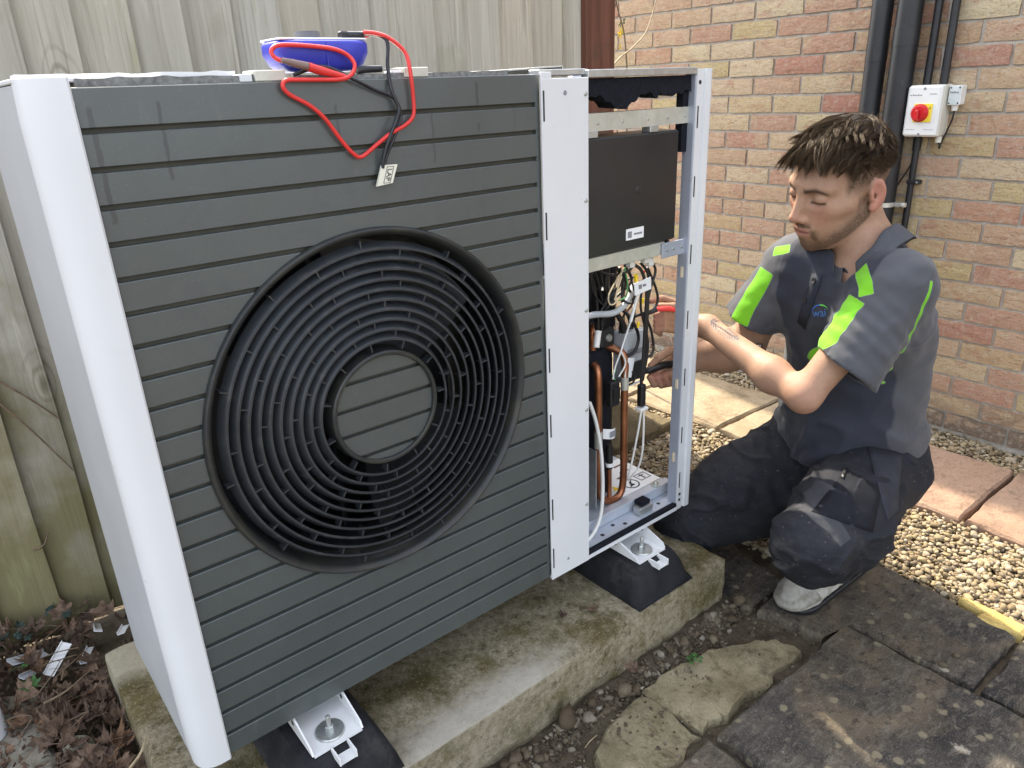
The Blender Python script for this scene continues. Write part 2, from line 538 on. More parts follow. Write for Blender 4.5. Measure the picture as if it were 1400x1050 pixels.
# heat pump
t = NT('slate_grey_powder_coat')
n = t.noise(3.5, 5, .6)
c = t.mix(t.rng(n, .35, .65), (.058, .069, .067), (.070, .082, .079))
c = t.mix(t.rng(t.noise(18, 7, .72), .52, .72, 0, .45), c, (.044, .048, .050))
c = t.mix(t.rng(t.noise(38, 5, .65, (1, 1, .25)), .60, .72, 0, .3), c, (.115, .118, .112))
c = t.mix(t.rng(t.noise(330, 3, .65), .60, .72, 0, .5), c, (.17, .17, .16))
z = t.xyz()[2]
X_ = t.xyz()
wob = t.math('MULTIPLY', t.noise(60, 3, .5), .006)
st_ = None
for xc, w_, z0_, z1_ in ((.0835, .0028, .842, .928), (.303, .0022, .872, .915), (.012, .0035, .80, .925), (.452, .0018, .83, .90), (.535, .0032, .905, .936), (.535, .0022, .868, .880)):
    q_ = t.rng(t.math('ABSOLUTE', t.math('SUBTRACT', t.math('ADD', X_[0], wob), xc + .003)), w_ * .6, w_, .85, 0)
    q_ = t.math('MULTIPLY', q_, t.math('MULTIPLY', t.rng(z, z0_, z0_ + .004, 0, 1), t.rng(z, z1_, z1_ + .004, 1, 0)))
    st_ = q_ if st_ is None else t.math('MAXIMUM', st_, q_)
c = t.mix(st_, c, (.030, .033, .034))
drip = t.math('MULTIPLY', t.rng(t.noise(24, 3, .5, (1, 1, .10)), .66, .70, 0, .8), t.rng(z, .80, .90, 0, 1))
c = t.mix(drip, c, (.035, .038, .038))
c = t.mix(t.math('MULTIPLY', t.rng(t.noise(30, 6, .7), .50, .66, 0, .7), t.rng(z, .0, .30, .75, 0)), c, (.055, .056, .050))
t.set(c, t.rng(t.noise(9, 5, .6), .3, .7, .30, .42), .0, .85); t.bump(t.noise(900, 2, .5), .15, .0004); M['panel'] = t.m
t = NT('groove_warm_reflection')
c = t.mix(t.rng(t.noise(18, 6, .65), .35, .65), (.044, .043, .032), (.066, .061, .042))  # olive tone paints warm reflected light into the recessed grooves
t.set(c, .6, 0, .4); M['groove'] = t.m
M['grille'] = simple('black_grille_plastic', (.027, .031, .035), .42, vary=.25, vscale=14, dirt=((.075, .075, .070), 45, .54, .72, .55))
M['grille_rim'] = simple('grille_rim_plastic', (.020, .022, .022), .46, vary=.2, vscale=12, dirt=((.045, .042, .030), 14, .45, .65, .7))
M['black_void'] = simple('fan_black', (.010, .011, .012), .6, vary=.2)
M['coil'] = simple('coil_fins', (.03, .031, .033), .5, .3, vary=.3, vscale=60)
M['white_coat'] = simple('white_powder_coat', (.67, .675, .68), .33, vary=.025, vscale=5, dirt=((.55, .53, .46), 24, .62, .8, .25))
t = NT('grey_side_sheet')
c = t.mix(t.rng(t.noise(5, 4), .3, .7), (.43, .44, .455), (.48, .49, .50))
c = t.mix(t.rng(t.noise(40, 6, .7), .64, .76, 0, .35), c, (.42, .41, .38))
t.set(c, .38, 0, .5); t.bump(t.noise(140, 2, .5, (.02, .02, 1.4)), .22, .0006); M['side_sheet'] = t.m
M['white_paint'] = simple('white_enamel', (.78, .78, .77), .38, vary=.03, vscale=8, dirt=((.5, .47, .38), 30, .62, .8, .3))
M['galv'] = simple('galvanised_steel', (.52, .53, .52), .42, .75, vary=.12, vscale=70)
M['galv_warm'] = simple('zinc_rail', (.55, .54, .47), .5, .45, vary=.1, vscale=50)
M['tray'] = simple('tray_sheet', (.50, .54, .60), .36, .35, vary=.08, vscale=20)
M['flange'] = simple('post_flange_sheet', (.42, .45, .52), .42, .4, vary=.08, vscale=20)
M['foam'] = simple('black_foam', (.010, .011, .016), .95, vary=.3, vscale=140, bump=.7, bscale=400, spec=.2)
M['grey_foam'] = simple('grey_foam', (.20, .20, .19), .95, vary=.35, vscale=160, bump=.6, bscale=500, spec=.2)
M['black_plastic'] = simple('black_plastic', (.014, .014, .015), .42, vary=.15, vscale=20)
M['cover_plastic'] = simple('controller_plastic', (.020, .020, .020), .40, vary=.25, vscale=7, bump=.1, bscale=700)
M['cable'] = simple('black_cable', (.010, .010, .011), .4, vary=.2)
M['white_cable'] = simple('white_cable', (.75, .74, .70), .45, vary=.05)
M['grey_cable'] = simple('grey_tube', (.42, .44, .46), .4, vary=.08)
M['green_wire'] = simple('green_wire', (.12, .40, .14), .45)
M['cream_wire'] = simple('cream_wire', (.70, .58, .38), .45)
M['red_wire'] = simple('red_wire', (.55, .02, .02), .4)
M['brown_wire'] = simple('brown_wire', (.16, .06, .03), .45)
M['yellow'] = simple('yellow_plastic', (.85, .60, .02), .4, vary=.05)
t = NT('copper_pipe')
c = t.mix(t.rng(t.noise(16, 6, .65), .35, .65), (.50, .21, .10), (.28, .105, .055))
c = t.mix(t.rng(t.noise(30, 6, .7), .58, .7, 0, .6), c, (.42, .30, .17))
t.set(c, t.rng(t.noise(24, 5), .3, .7, .28, .5), .85, .5); M['copper'] = t.m
M['sticker'] = simple('white_sticker', (.80, .80, .79), .5, vary=.02)
M['ink'] = simple('black_ink', (.02, .02, .02), .6)
M['grey_ink'] = simple('grey_ink', (.22, .22, .24), .6)
M['bolt'] = simple('zinc_bolt', (.50, .52, .50), .38, .8, vary=.15, vscale=120)
t = NT('rubber')
c = t.mix(t.rng(t.noise(20, 6, .65), .35, .65), (0.009, 0.009, 0.011), (0.021, 0.021, 0.024))
c = t.mix(t.rng(t.noise(12, 6, .7), .56, .74, 0, .6), c, (0.075, 0.071, 0.064))
t.set(c, .82, 0, .3); t.bump(t.noise(260, 5, .7), .7, .0016); M['rubber'] = t.m

# small things
M['meter_blue'] = simple('blue_meter_rubber', (.035, .045, .42), .45, vary=.12, vscale=30)
M['meter_dark'] = simple('meter_grey', (.10, .10, .11), .5)
M['lead_red'] = simple('red_lead', (.68, .035, .03), .38, vary=.06)
M['lead_black'] = simple('black_lead', (.014, .014, .018), .38)
M['switch_white'] = simple('isolator_white', (.74, .74, .71), .38, vary=.02)
M['switch_shaded'] = simple('isolator_shaded', (.62, .60, .52), .42, vary=.03)  # cream: shade on the sides of the white box, put into the colour
M['switch_red'] = simple('isolator_red', (.55, .012, .015), .33, vary=.06)
M['switch_yellow'] = simple('isolator_yellow', (.85, .62, .05), .45, vary=.03)
t = NT('black_pipe')
c = t.mix(t.rng(t.noise(10, 5), .35, .65), (.012, .012, .013), (.020, .020, .022))
c = t.mix(t.rng(t.noise(90, 6, .7, (1, 1, .25)), .60, .76, 0, .5), c, (.09, .085, .08))
t.set(c, .45, 0, .5); M['pipe'] = t.m
M['galv_clip'] = simple('pipe_clip', (.62, .61, .56), .35, .6, vary=.1)
M['blue_ink'] = simple('logo_blue', (.03, .10, .33), .6)
M['green_ink'] = simple('logo_green', (.10, .45, .05), .6)

# ================================================================== ground
S = 30.0
g = obj('ground', mesh_of('ground', [(-S, -S, GZ - .03), (S, -S, GZ - .03), (S, S, GZ - .03), (-S, S, GZ - .03)], [(0, 1, 2, 3)], M['soil']))
tag(g, 'bare brown soil under the paving and gravel', 'ground', kind='structure')


def height_patch(name, x0, x1, y0, y1, step, fn, mat):
    nx, ny = int((x1 - x0) / step) + 1, int((y1 - y0) / step) + 1
    xs, ys = np.linspace(x0, x1, nx), np.linspace(y0, y1, ny)
    X, Y = np.meshgrid(xs, ys, indexing='ij')
    Z = fn(X, Y)
    V = np.stack([X, Y, Z], -1).reshape(-1, 3)
    i = np.arange(nx * ny).reshape(nx, ny)
    F = np.stack([i[:-1, :-1], i[1:, :-1], i[1:, 1:], i[:-1, 1:]], -1).reshape(-1, 4)
    return obj(name, fast_mesh(name, V, F, mat, True))


def soil_h(X, Y):
    h = GZ - .032 + .008 * fbm(X * 12, Y * 12, 0 * X, 3, 3) + .006 * fbm(X * 60, Y * 60, 0 * X, 3, 9)
    h = h + .022 * np.clip(1 - np.abs(Y + .125) / .06, 0, 1)          # a small bank against the plinth
    return h


tag(height_patch('soil_bed', -.9, 1.32, -.62, .86, .0095, soil_h, M['soil']), 'crumbly brown soil around the concrete plinth', 'soil', kind='structure')


# paving: each slab a piece of the setting
def slab_mesh(name, poly, z0, z1, mat, rough=.004, step=.02, cham=.006, seed=1):
    """a riven stone slab: wavy outline, worn arris, slightly uneven top"""
    rs = np.random.default_rng(seed)
    pts = []
    n = len(poly)
    for i in range(n):
        a, b = np.array(poly[i], float), np.array(poly[(i + 1) % n], float)
        L = np.linalg.norm(b - a); m = max(2, int(L / step))
        nr = np.array([(b - a)[1], -(b - a)[0]]) / L
        for k in range(m):
            p = a + (b - a) * k / m
            off = rough * (fbm(np.array(p[0] * 18 + seed), np.array(p[1] * 18), np.array(seed * 3.7), 3, seed)) if k else 0
            pts.append(p + nr * float(off))
    P = np.array(pts); c = P.mean(0); m = len(P)
    d = np.linalg.norm(P - c, axis=1, keepdims=True)
    dirs = (P - c) / d
    rings = [(P, z0), (P, z1 - cham), (P - dirs * cham * (.7 + .6 * rs.random((m, 1))), z1)]
    for fr in (.8, .55, .3):
        rings.append((c + (P - c) * fr, z1))
    V = []
    for q, (R_, z) in enumerate(rings):
        zz = np.full(m, z)
        if q >= 2:
            zz = zz + rough * .5 * fbm(R_[:, 0] * 14, R_[:, 1] * 14, np.full(m, seed * 1.3), 3, seed + 5)
        V.append(np.column_stack([R_, zz]))
    V.append(np.array([[c[0], c[1], z1]]))
    V = np.concatenate(V)
    F = []
    for q in range(len(rings) - 1):
        for k in range(m):
            F.append((q * m + k, q * m + (k + 1) % m, (q + 1) * m + (k + 1) % m, (q + 1) * m + k))
    q = (len(rings) - 1) * m
    for k in range(m):
        F.append((q + k, q + (k + 1) % m, len(V) - 1))
    return mesh_of(name, V, F, mat, 35)


paving = thing('paving', (1.3, -.3, GZ), 'stone paving slabs laid beside the unit and along the wall', 'paving', kind='structure')


def rect(x0, x1, y0, y1, j=.004):
    r = lambda: random.uniform(-j, j)
    return [(x0 + r(), y0 + r()), (x1 + r(), y0 + r()), (x1 + r(), y1 + r()), (x0 + r(), y1 + r())]


slabs = [
    # dark slate slabs in the foreground
    ([(1.128, -.190), (1.150, -.338), (1.232, -.346), (1.238, -.612), (1.462, -.612), (1.478, -.50), (1.497, -.36), (1.503, -.262), (1.36, -.215), (1.262, -.176)], GZ - .05, GZ, 'slate', .006, 11),
    ([(.764, -.347), (.772, -.85), (1.224, -.85), (1.224, -.35)], GZ - .05, GZ + .003, 'slate', .005, 12),
    ([(.42, -.345), (.42, -.85), (.742, -.85), (.745, -.338)], GZ - .06, GZ - .004, 'slate', .005, 13),
    ([(1.243, -.625), (1.243, -.95), (1.66, -.95), (1.62, -.627)], GZ - .05, GZ + .001, 'slate', .005, 14),
    ([(1.128, -.045), (1.118, -.172), (1.268, -.168), (1.315, .02), (1.33, .30), (1.13, .30)], GZ - .06, GZ - .006, 'slate', .006, 15),
    ([(.764, -.862), (.770, -1.36), (1.226, -1.36), (1.226, -.862)], GZ - .05, GZ, 'slate', .005, 51),
    ([(1.243, -.962), (1.243, -1.42), (1.65, -1.42), (1.655, -.962)], GZ - .05, GZ + .002, 'slate', .005, 52),
    ([(.30, -.862), (.30, -1.36), (.742, -1.36), (.742, -.862)], GZ - .06, GZ - .003, 'slate', .005, 53),
    # old stone flags sunk in the soil
    ([(.748, -.172), (.80, -.168), (.87, -.172), (.92, -.185), (.965, -.198), (1.0, -.212), (1.055, -.24), (1.085, -.27), (1.088, -.33), (.97, -.334), (.84, -.326), (.757, -.318)], GZ - .06, GZ - .011, 'old_stone', .013, 16),
    ([(.55, -.235), (.60, -.20), (.66, -.182), (.742, -.176), (.748, -.322), (.64, -.332), (.52, -.335)], GZ - .06, GZ - .014, 'old_stone', .013, 17),
    ([(.30, -.215), (.45, -.195), (.54, -.215), (.545, -.30), (.42, -.338), (.25, -.335)], GZ - .06, GZ - .019, 'grey_stone', .020, 18),
    # left, by the fence
    ([(-.62, .60), (-.60, .32), (-.224, .32), (-.212, .60)], GZ - .05, GZ + .004, 'grey_stone', .006, 19),
    ([(-.62, .61), (-.212, .61), (-.216, .69), (-.62, .70)], GZ - .05, GZ - .004, 'grey_stone', .006, 20),
]
# the row along the house
ys = [-1.99, -1.58, -1.17, -.76, -.35, .035, .445, .865, 1.27]
for i in range(len(ys) - 1):
    m = 'pink_slab' if i < 5 else 'tan_slab'
    slabs.append((rect(1.832, 2.232, ys[i] + .008, ys[i + 1] - .008), GZ - .02, GZ + .016, m, .004, 30 + i))
slabs.append((rect(1.45, 1.75, .56, .86), GZ - .02, GZ + .035, 'brown_stone', .006, 41))
slabs.append(([(1.470, -.622), (1.505, -.622), (1.515, -.55), (1.508, -.478), (1.497, -.482), (1.482, -.535), (1.462, -.532), (1.460, -.575)], GZ - .03, GZ + .006, 'yellow_stone', .003, 42))
for poly, z0, z1, m, rg, sd in slabs:
    obj('paving_slab', slab_mesh('paving_slab', poly, z0, z1, M[m], rg, .012 if rg > .015 else .018, .012 if rg > .015 else .007, sd), paving)

# gravel: tens of thousands of tones, nobody could count it
def ico():
    p = (1 + 5 ** .5) / 2
    v = np.array([(-1, p, 0), (1, p, 0), (-1, -p, 0), (1, -p, 0), (0, -1, p), (0, 1, p), (0, -1, -p), (0, 1, -p), (p, 0, -1), (p, 0, 1), (-p, 0, -1), (-p, 0, 1)], float)
    v /= np.linalg.norm(v[0])
    f = [(0, 11, 5), (0, 5, 1), (0, 1, 7), (0, 7, 10), (0, 10, 11), (1, 5, 9), (5, 11, 4), (11, 10, 2), (10, 7, 6), (7, 1, 8), (3, 9, 4), (3, 4, 2), (3, 2, 6), (3, 6, 8), (3, 8, 9), (4, 9, 5), (2, 4, 11), (6, 2, 10), (8, 6, 7), (9, 8, 1)]
    global ICO_RAW
    ICO_RAW = f
    V = [tuple(q) for q in v]; cache = {}; F = []

    def mid(a, b):
        k = (min(a, b), max(a, b))
        if k not in cache:
            q = (np.array(V[a]) + np.array(V[b])); q /= np.linalg.norm(q); cache[k] = len(V); V.append(tuple(q))
        return cache[k]
    for a, b, c in f:
        x, y, z = mid(a, b), mid(b, c), mid(c, a)
        F += [(a, x, z), (b, y, x), (c, z, y), (x, y, z)]
    return np.array(V), np.array(F)


ICO_V, ICO_F = ico()


def pebbles(name, centres, radii, mat, flat=.62, ang=.16, seed=3):
    rs = np.random.default_rng(seed)
    n = len(centres)
    kinds = []
    for k in range(14):
        v = ICO_V * (1 + ang * vnoise(ICO_V[:, 0] * 1.6 + 7 * k, ICO_V[:, 1] * 1.6, ICO_V[:, 2] * 1.6, 50 + k)[:, None])
        v = v * np.array([1, rs.uniform(.62, .95), rs.uniform(flat * .8, flat * 1.2)])
        kinds.append(v)
    kinds = np.array(kinds)
    q = rs.integers(0, len(kinds), n)
    V = kinds[q] * radii[:, None, None]
    a = rs.uniform(0, 2 * np.pi, n); tl = rs.normal(0, .45, n)
    ca, sa, ct, st = np.cos(a), np.sin(a), np.cos(tl), np.sin(tl)
    x, y, z = V[..., 0], V[..., 1], V[..., 2]
    y, z = y * ct[:, None] - z * st[:, None], y * st[:, None] + z * ct[:, None]
    x, y = x * ca[:, None] - y * sa[:, None], x * sa[:, None] + y * ca[:, None]
    V = np.stack([x, y, z], -1) + centres[:, None, :]
    F = ICO_F[None] + (np.arange(n) * len(ICO_V))[:, None, None]
    return fast_mesh(name, V.reshape(-1, 3), F.reshape(-1, 3), mat, True)


def in_poly(x, y, poly):
    r = np.zeros(x.shape, bool); n = len(poly)
    for i in range(n):
        (x0, y0), (x1, y1) = poly[i], poly[(i + 1) % n]
        c = ((y0 > y) != (y1 > y)) & (x < (x1 - x0) * (y - y0) / (y1 - y0 + 1e-12) + x0)
        r ^= c
    return r


areas = [(1.27, 1.85, -1.05, 1.70), (2.22, 2.385, -1.05, 1.70), (1.82, 2.24, 1.26, 1.75)]
cs = []
for x0, x1, y0, y1 in areas:
    nx, ny = int((x1 - x0) / .0104), int((y1 - y0) / .0104)
    X, Y = np.meshgrid(np.linspace(x0, x1, nx), np.linspace(y0, y1, ny))
    for lay in range(2):
        x = X.ravel() + RNG.uniform(-.007, .007, X.size); y = Y.ravel() + RNG.uniform(-.007, .007, X.size)
        z = GZ - .012 + lay * .009 + RNG.uniform(-.005, .005, X.size) + .006 * vnoise(x * 7, y * 7, 0 * x, 4)
        cs.append(np.column_stack([x, y, z]))
cs = np.concatenate(cs)
keep = np.ones(len(cs), bool)
for poly, z0, z1, m, rg, sd in slabs:
    if m in ('slate', 'tan_slab', 'pink_slab', 'brown_stone', 'yellow_stone'):
        keep &= ~in_poly(cs[:, 0], cs[:, 1], poly)
keep &= ~((cs[:, 0] < 1.34) & (cs[:, 1] < .3) & (cs[:, 1] > -.3))
keep &= ~((cs[:, 0] < 1.498) & (cs[:, 1] < -.27)) & ~((cs[:, 0] < 1.655) & (cs[:, 1] < -.612))
cs = cs[keep]
rr = np.clip(RNG.lognormal(math.log(.0063), .33, len(cs)), .0032, .0145)
low = cs[:, 2] < GZ - .0075 + .006 * vnoise(cs[:, 0] * 7, cs[:, 1] * 7, 0 * cs[:, 0], 4)
SUB = (ICO_V, ICO_F)
gv = obj('gravel', pebbles('gravel', cs[~low], rr[~low], M['gravel'], .58, .42, 3))
ICO_V, ICO_F = ICO_V[:12], np.array(ICO_RAW)
gl = obj('gravel', pebbles('gravel', cs[low], rr[low] * 1.05, M['gravel'], .58, .42, 4))
ICO_V, ICO_F = SUB
tag(gl, 'lower layer of the golden buff pea gravel', 'gravel', kind='stuff')
tag(gv, 'golden buff pea gravel between the slabs and the house wall', 'gravel', kind='stuff')
gb = obj('gravel_bed', mesh_of('gravel_bed', [(1.24, -3.0, GZ - .022), (2.40, -3.0, GZ - .022), (2.40, 2.2, GZ - .022), (1.24, 2.2, GZ - .022)], [(0, 1, 2, 3)], M['soil']))
tag(gb, 'earth bed under the gravel', 'ground', kind='structure')

# rubble and crumbs in the soil strip
n = 3200
x = RNG.uniform(.12, 1.16, n); y = -.118 - np.abs(RNG.normal(0, .045, n)) - RNG.uniform(0, .03, n)
keep = (y > -.335)
x, y = x[keep], y[keep]
rr = np.clip(RNG.lognormal(math.log(.0022), .62, len(x)), .0009, .0110) * np.where(y > -.165, 1.25, .75)
z = soil_h(x, y) + rr * .35
cc = np.column_stack([x, y, z])
n2 = 500
x2 = RNG.uniform(.25, 1.14, n2); y2 = RNG.uniform(-.345, -.13, n2); r2 = np.clip(RNG.lognormal(math.log(.0022), .4, n2), .001, .005)
cc = np.concatenate([cc, np.column_stack([x2, y2, np.maximum(soil_h(x2, y2), GZ - .015) + r2 * .4])]); rr = np.concatenate([rr, r2])
tag(obj('soil_rubble', pebbles('soil_rubble', cc, rr, M['rubble'], .8, .6, 8)), 'loose grit and stone crumbs in the soil strip before the plinth', 'rubble', kind='stuff')
for i, (px, py, r, lab) in enumerate([(613 + 240, 945, .020, 'pale stone lump beside the fallen leaf in front of the plinth'),
                                      (775, 985, .026, 'grey mortar lump at the foot of the plinth, left of the old flagstone'),
                                      (975, 875, .010, 'small cream pebble on the soil near the old flagstone'),
                                      (1288, 910, .009, 'small dark stone lying loose on the slate slab'),
                                      (1307, 897, .008, 'small pale grey stone lying loose on the slate slab'),
                                      (115, 1025, .032, 'lichen grey rock among the dead leaves beside the plinth'),
                                      (1010, 822, .016, 'flat tan stone chip at the right corner of the plinth')]):
    p = at(px, py, 2, GZ)
    me = pebbles('loose_stone', np.array([[p[0], p[1], GZ + r * .25]]), np.array([r]), M['rubble' if i not in (5,) else 'grey_stone'], .8, .4, 60 + i)
    tag(obj('loose_stone', me), lab, 'stone', 'loose stones')

# ================================================================== concrete plinth
def worn_block(x0, x1, y0, y1, z0, z1, step, rad_, amp, seed):
    xs = [np.linspace(a, b, max(2, int((b - a) / step) + 1)) for a, b in ((x0, x1), (y0, y1), (z0, z1))]
    V = []; F = []
    lo, hi = np.array([x0, y0, z0]), np.array([x1, y1, z1])
    for ax in range(3):
        o = [q for q in range(3) if q != ax]
        A, B = np.meshgrid(xs[o[0]], xs[o[1]], indexing='ij')
        for side in (0, 1):
            P = np.zeros(A.shape + (3,)); P[..., o[0]] = A; P[..., o[1]] = B; P[..., ax] = (lo, hi)[side][ax]
            b = len(V) and sum(len(q) for q in V)
            i = np.arange(A.size).reshape(A.shape) + b
            q = np.stack([i[:-1, :-1], i[1:, :-1], i[1:, 1:], i[:-1, 1:]], -1).reshape(-1, 4)
            flip = (side == 0) ^ (ax == 1)
            F.append(q[:, ::-1] if flip else q); V.append(P.reshape(-1, 3))
    V = np.concatenate(V); F = np.concatenate(F)
    r = rad_ * (1 + .9 * np.clip(fbm(V[:, 0] * 22, V[:, 1] * 22, V[:, 2] * 22, 2, seed), -.8, 1.2))
    inner = np.clip(V, lo + r[:, None], hi - r[:, None])
    d = V - inner; L = np.linalg.norm(d, axis=1, keepdims=True)
    V = inner + d / np.maximum(L, 1e-9) * np.minimum(L, r[:, None])
    N = np.stack([vnoise(V[:, 0] * 35, V[:, 1] * 35, V[:, 2] * 35, seed + k) for k in range(3)], -1)
    return V + amp * N, F


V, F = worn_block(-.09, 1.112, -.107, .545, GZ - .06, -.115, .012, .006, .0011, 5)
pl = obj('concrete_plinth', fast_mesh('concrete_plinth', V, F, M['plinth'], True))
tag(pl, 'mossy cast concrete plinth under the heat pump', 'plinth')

# ================================================================== brick wall
WX = 2.382
PITCH, LEN = .0633, .190
wall = thing('brick_wall', (WX + .06, .5, GZ), 'house wall of mixed pink and buff bricks behind the crouching person', 'wall')
mo = MB().box(WX + .0075, WX + .11, -3.05, 1.95, GZ - .1, 2.3)
mo.build('mortar', M['mortar'], wall)
bh = PITCH - .0085
variants = []
for k in range(8):
    rs = np.random.default_rng(200 + k)
    nx, nz = 9, 4
    def brick_me(L, nm, mat):
        V = []; F = []
        ysb = np.linspace(-L / 2, L / 2, nx); zsb = np.linspace(-bh / 2, bh / 2, nz)
        for i, yv in enumerate(ysb):
            for j, zv in enumerate(zsb):
                e = (i in (0, nx - 1)) or (j in (0, nz - 1))
                V.append((.0020 * rs.random() + (.0016 if e else 0) - .001, yv + (rs.normal(0, .0007) if e else 0), zv + (rs.normal(0, .0007) if e else 0)))
        for i in range(nx - 1):
            for j in range(nz - 1):
                F.append((i * nz + j, i * nz + j + 1, (i + 1) * nz + j + 1, (i + 1) * nz + j))
        border = [i * nz for i in range(nx)] + [(nx - 1) * nz + j for j in range(1, nz)] + [i * nz + nz - 1 for i in range(nx - 2, -1, -1)] + [j for j in range(nz - 2, 0, -1)]
        b = len(V); m = len(border)
        V += [(.03, V[q][1], V[q][2]) for q in border]
        F += [(border[k2], border[(k2 + 1) % m], b + (k2 + 1) % m, b + k2) for k2 in range(m)]
        return V, F
    V, F = brick_me(LEN - .0095, 'brick', None)
    variants.append((V, F, [mesh_of('brick', V, F, M[q], 40) for q in ('brick', 'brick_low', 'brick_base')]))
far = MB()
nb = 0
for r in range(40):
    zc = GZ + .012 + PITCH * (r + .5)
    off = (r % 2) * LEN / 2 + random.uniform(-.008, .008) + .02
    for k in range(-16, 11):
        yc = off + k * LEN
        if yc < -3.0 or yc > 1.9: continue
        var = variants[random.randrange(8)]
        jx, rx = random.uniform(-.0018, .0018), random.uniform(-.006, .006)
        vis = r < 24 and -.50 < yc < 1.72
        if vis:
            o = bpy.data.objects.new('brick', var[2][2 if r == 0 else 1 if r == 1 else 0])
            o.location = (WX + jx, yc, zc); o.rotation_euler = (rx, 0, 0)
            link(o, wall); nb += 1
        else:
            far.raw([(v[0] + WX + jx, v[1] + yc, v[2] + zc) for v in var[0]], var[1])
o = obj('outer_bricks', mesh_of('outer_bricks', far.v, far.f, M['brick'], 40), wall)
o['kind'] = 'stuff'
print('BRICKS', nb)

# ================================================================== fence
fence = thing('timber_fence', (.3, .9, GZ), 'weathered upright board fence standing behind the heat pump', 'fence')
xb = -1.25
k = 0
edges = [-1.25, -1.14, -1.03, -.92, -.81, -.70, -.59, -.485, -.38, -.255, -.135, -.035, .078, .178, .285, .395, .50, .612, .712, .80, .90, 1.04, 1.14, 1.26, 1.385, 1.50, 1.598]
for a, b in zip(edges[:-1], edges[1:]):
    k += 1
    rs = random.Random(k)
    V = []; F = []
    wv = b - a + .012
    nz = 14
    tw = rs.uniform(-.004, .004)
    for i in range(nz + 1):
        z = GZ - .02 + (1.62) * i / nz
        wob = .0016 * math.sin(i * .9 + k * 2.1)
        y0 = .885 + tw * (i / nz - .5)
        V += [(a + wob, y0 + .010, z), (a + wob, y0 + .003, z), (b + .012 + wob, y0 - .019, z), (b + .012 + wob, y0 + .001, z)]
    for i in range(nz):
        q = i * 4
        for j in range(4):
            F.append((q + j, q + (j + 1) % 4, q + 4 + (j + 1) % 4, q + 4 + j))
    F += [(0, 3, 2, 1), (nz * 4, nz * 4 + 1, nz * 4 + 2, nz * 4 + 3)]
    me = mesh_of('board', V, F, M['board'])
    obj('board', me, fence)
MB().box(1.596, 1.702, .845, .95, GZ - .05, 1.5, .004).build('post', M['post'], fence)
MB().box(1.704, 1.752, .872, .93, GZ - .05, 1.5, .003).build('post_side_batten', M['post'], fence)
for zr in (0.02, .55, 1.1):
    MB().box(-1.25, 1.59, .897, .94, zr, zr + .08, .003).build('rail', M['board'], fence)

# ================================================================== heat pump
HP = thing('heat_pump', (.52, .2, -.03), 'large grey and white heat pump with round fan grille and its right front cover off', 'heat pump')
GCX, GCZ, GR = .328, .478, .268
PX0, PX1 = .0, .6575
NS = 23
SP = .947 / NS


def yrot():                                   # local z -> world -y (towards the camera), for lathes on the front
    return Matrix.Translation((GCX, 0, GCZ)) @ Matrix(((1, 0, 0, 0), (0, 0, -1, 0), (0, 1, 0, 0), (0, 0, 0, 1)))


def slat_piece(mb, prof, xa, xb):
    """prof: (y, z); xa, xb: functions of z giving the ends"""
    n = len(prof)
    V = []
    for y, z in prof:
        V += [(xa(z), y, z), (xb(z), y, z)]
    F = []
    for i in range(n - 1):
        F.append((2 * i, 2 * i + 1, 2 * i + 3, 2 * i + 2))
    mb.raw(V, F)


def wdt(z, R):
    q = R * R - (z - GCZ) ** 2
    return math.sqrt(q) if q > 0 else 0.0


front = thing('front_panel', (.33, .0, .0)); link_e = front
COL.objects.unlink(front); link(front, HP)
gz = .0064
for k in range(NS):
    zb = k * SP
    zt = zb + SP
    zf = zt - gz if k < NS - 1 else zt
    zs = list(np.linspace(zb + .0008, zf - .0008, 7))
    face = [(.0075, zb), (.0008, zb), (0, zb + .0008)] + [(0, z) for z in zs[1:-1]] + [(0, zf - .0008), (.0008, zf), (.0075, zf + .0005)]
    grv = [(.0072, zf - .001), (.0075, zf + .0005), (.0075, zt + .0005)]
    hit = abs(zb + SP / 2 - GCZ) < GR + SP / 2
    XR = PX1
    spans = [(lambda z: PX0, lambda z: GCX - wdt(z, GR)), (lambda z: GCX + wdt(z, GR), lambda z: XR)] if hit else [(lambda z: PX0, lambda z: XR)]
    for fa, fb in spans:
        mb = MB(); slat_piece(mb, face, fa, fb); mb.build('slat', M['panel'], front, 30)
        if k < NS - 1:
            mg = MB(); slat_piece(mg, grv, fa, fb); mg.build('groove', M['groove'], front)
    if k < NS - 1:
        MB().box(XR - .0085, XR, .0002, .0079, zf - .0005, zt + .001).build('groove_end', M['panel'], front)
# the slatted disc in the middle of the grille
RH = .0845
disc = thing('grille_centre_disc', (GCX, 0, GCZ)); COL.objects.unlink(disc); link(disc, HP)
for k in range(NS):
    zb = k * SP; zt = zb + SP; zf = zt - gz
    lo, hi = max(zb, GCZ - RH), min(zf, GCZ + RH)
    if hi - lo > .002:
        zs = np.linspace(lo, hi, 8)
        mb = MB()
        slat_piece(mb, [(.008, lo)] + [(.0005, z) for z in zs] + [(.008, hi)], lambda z: GCX - wdt(min(max(z, GCZ - RH), GCZ + RH), RH), lambda z: GCX + wdt(min(max(z, GCZ - RH), GCZ + RH), RH))
        mb.build('disc_slat', M['panel'], disc, 30)
mb = MB(); mb.lathe([(.0, -.0085), (.088, -.0085)], yrot(), 64); mb.build('disc_back', M['groove'], disc)

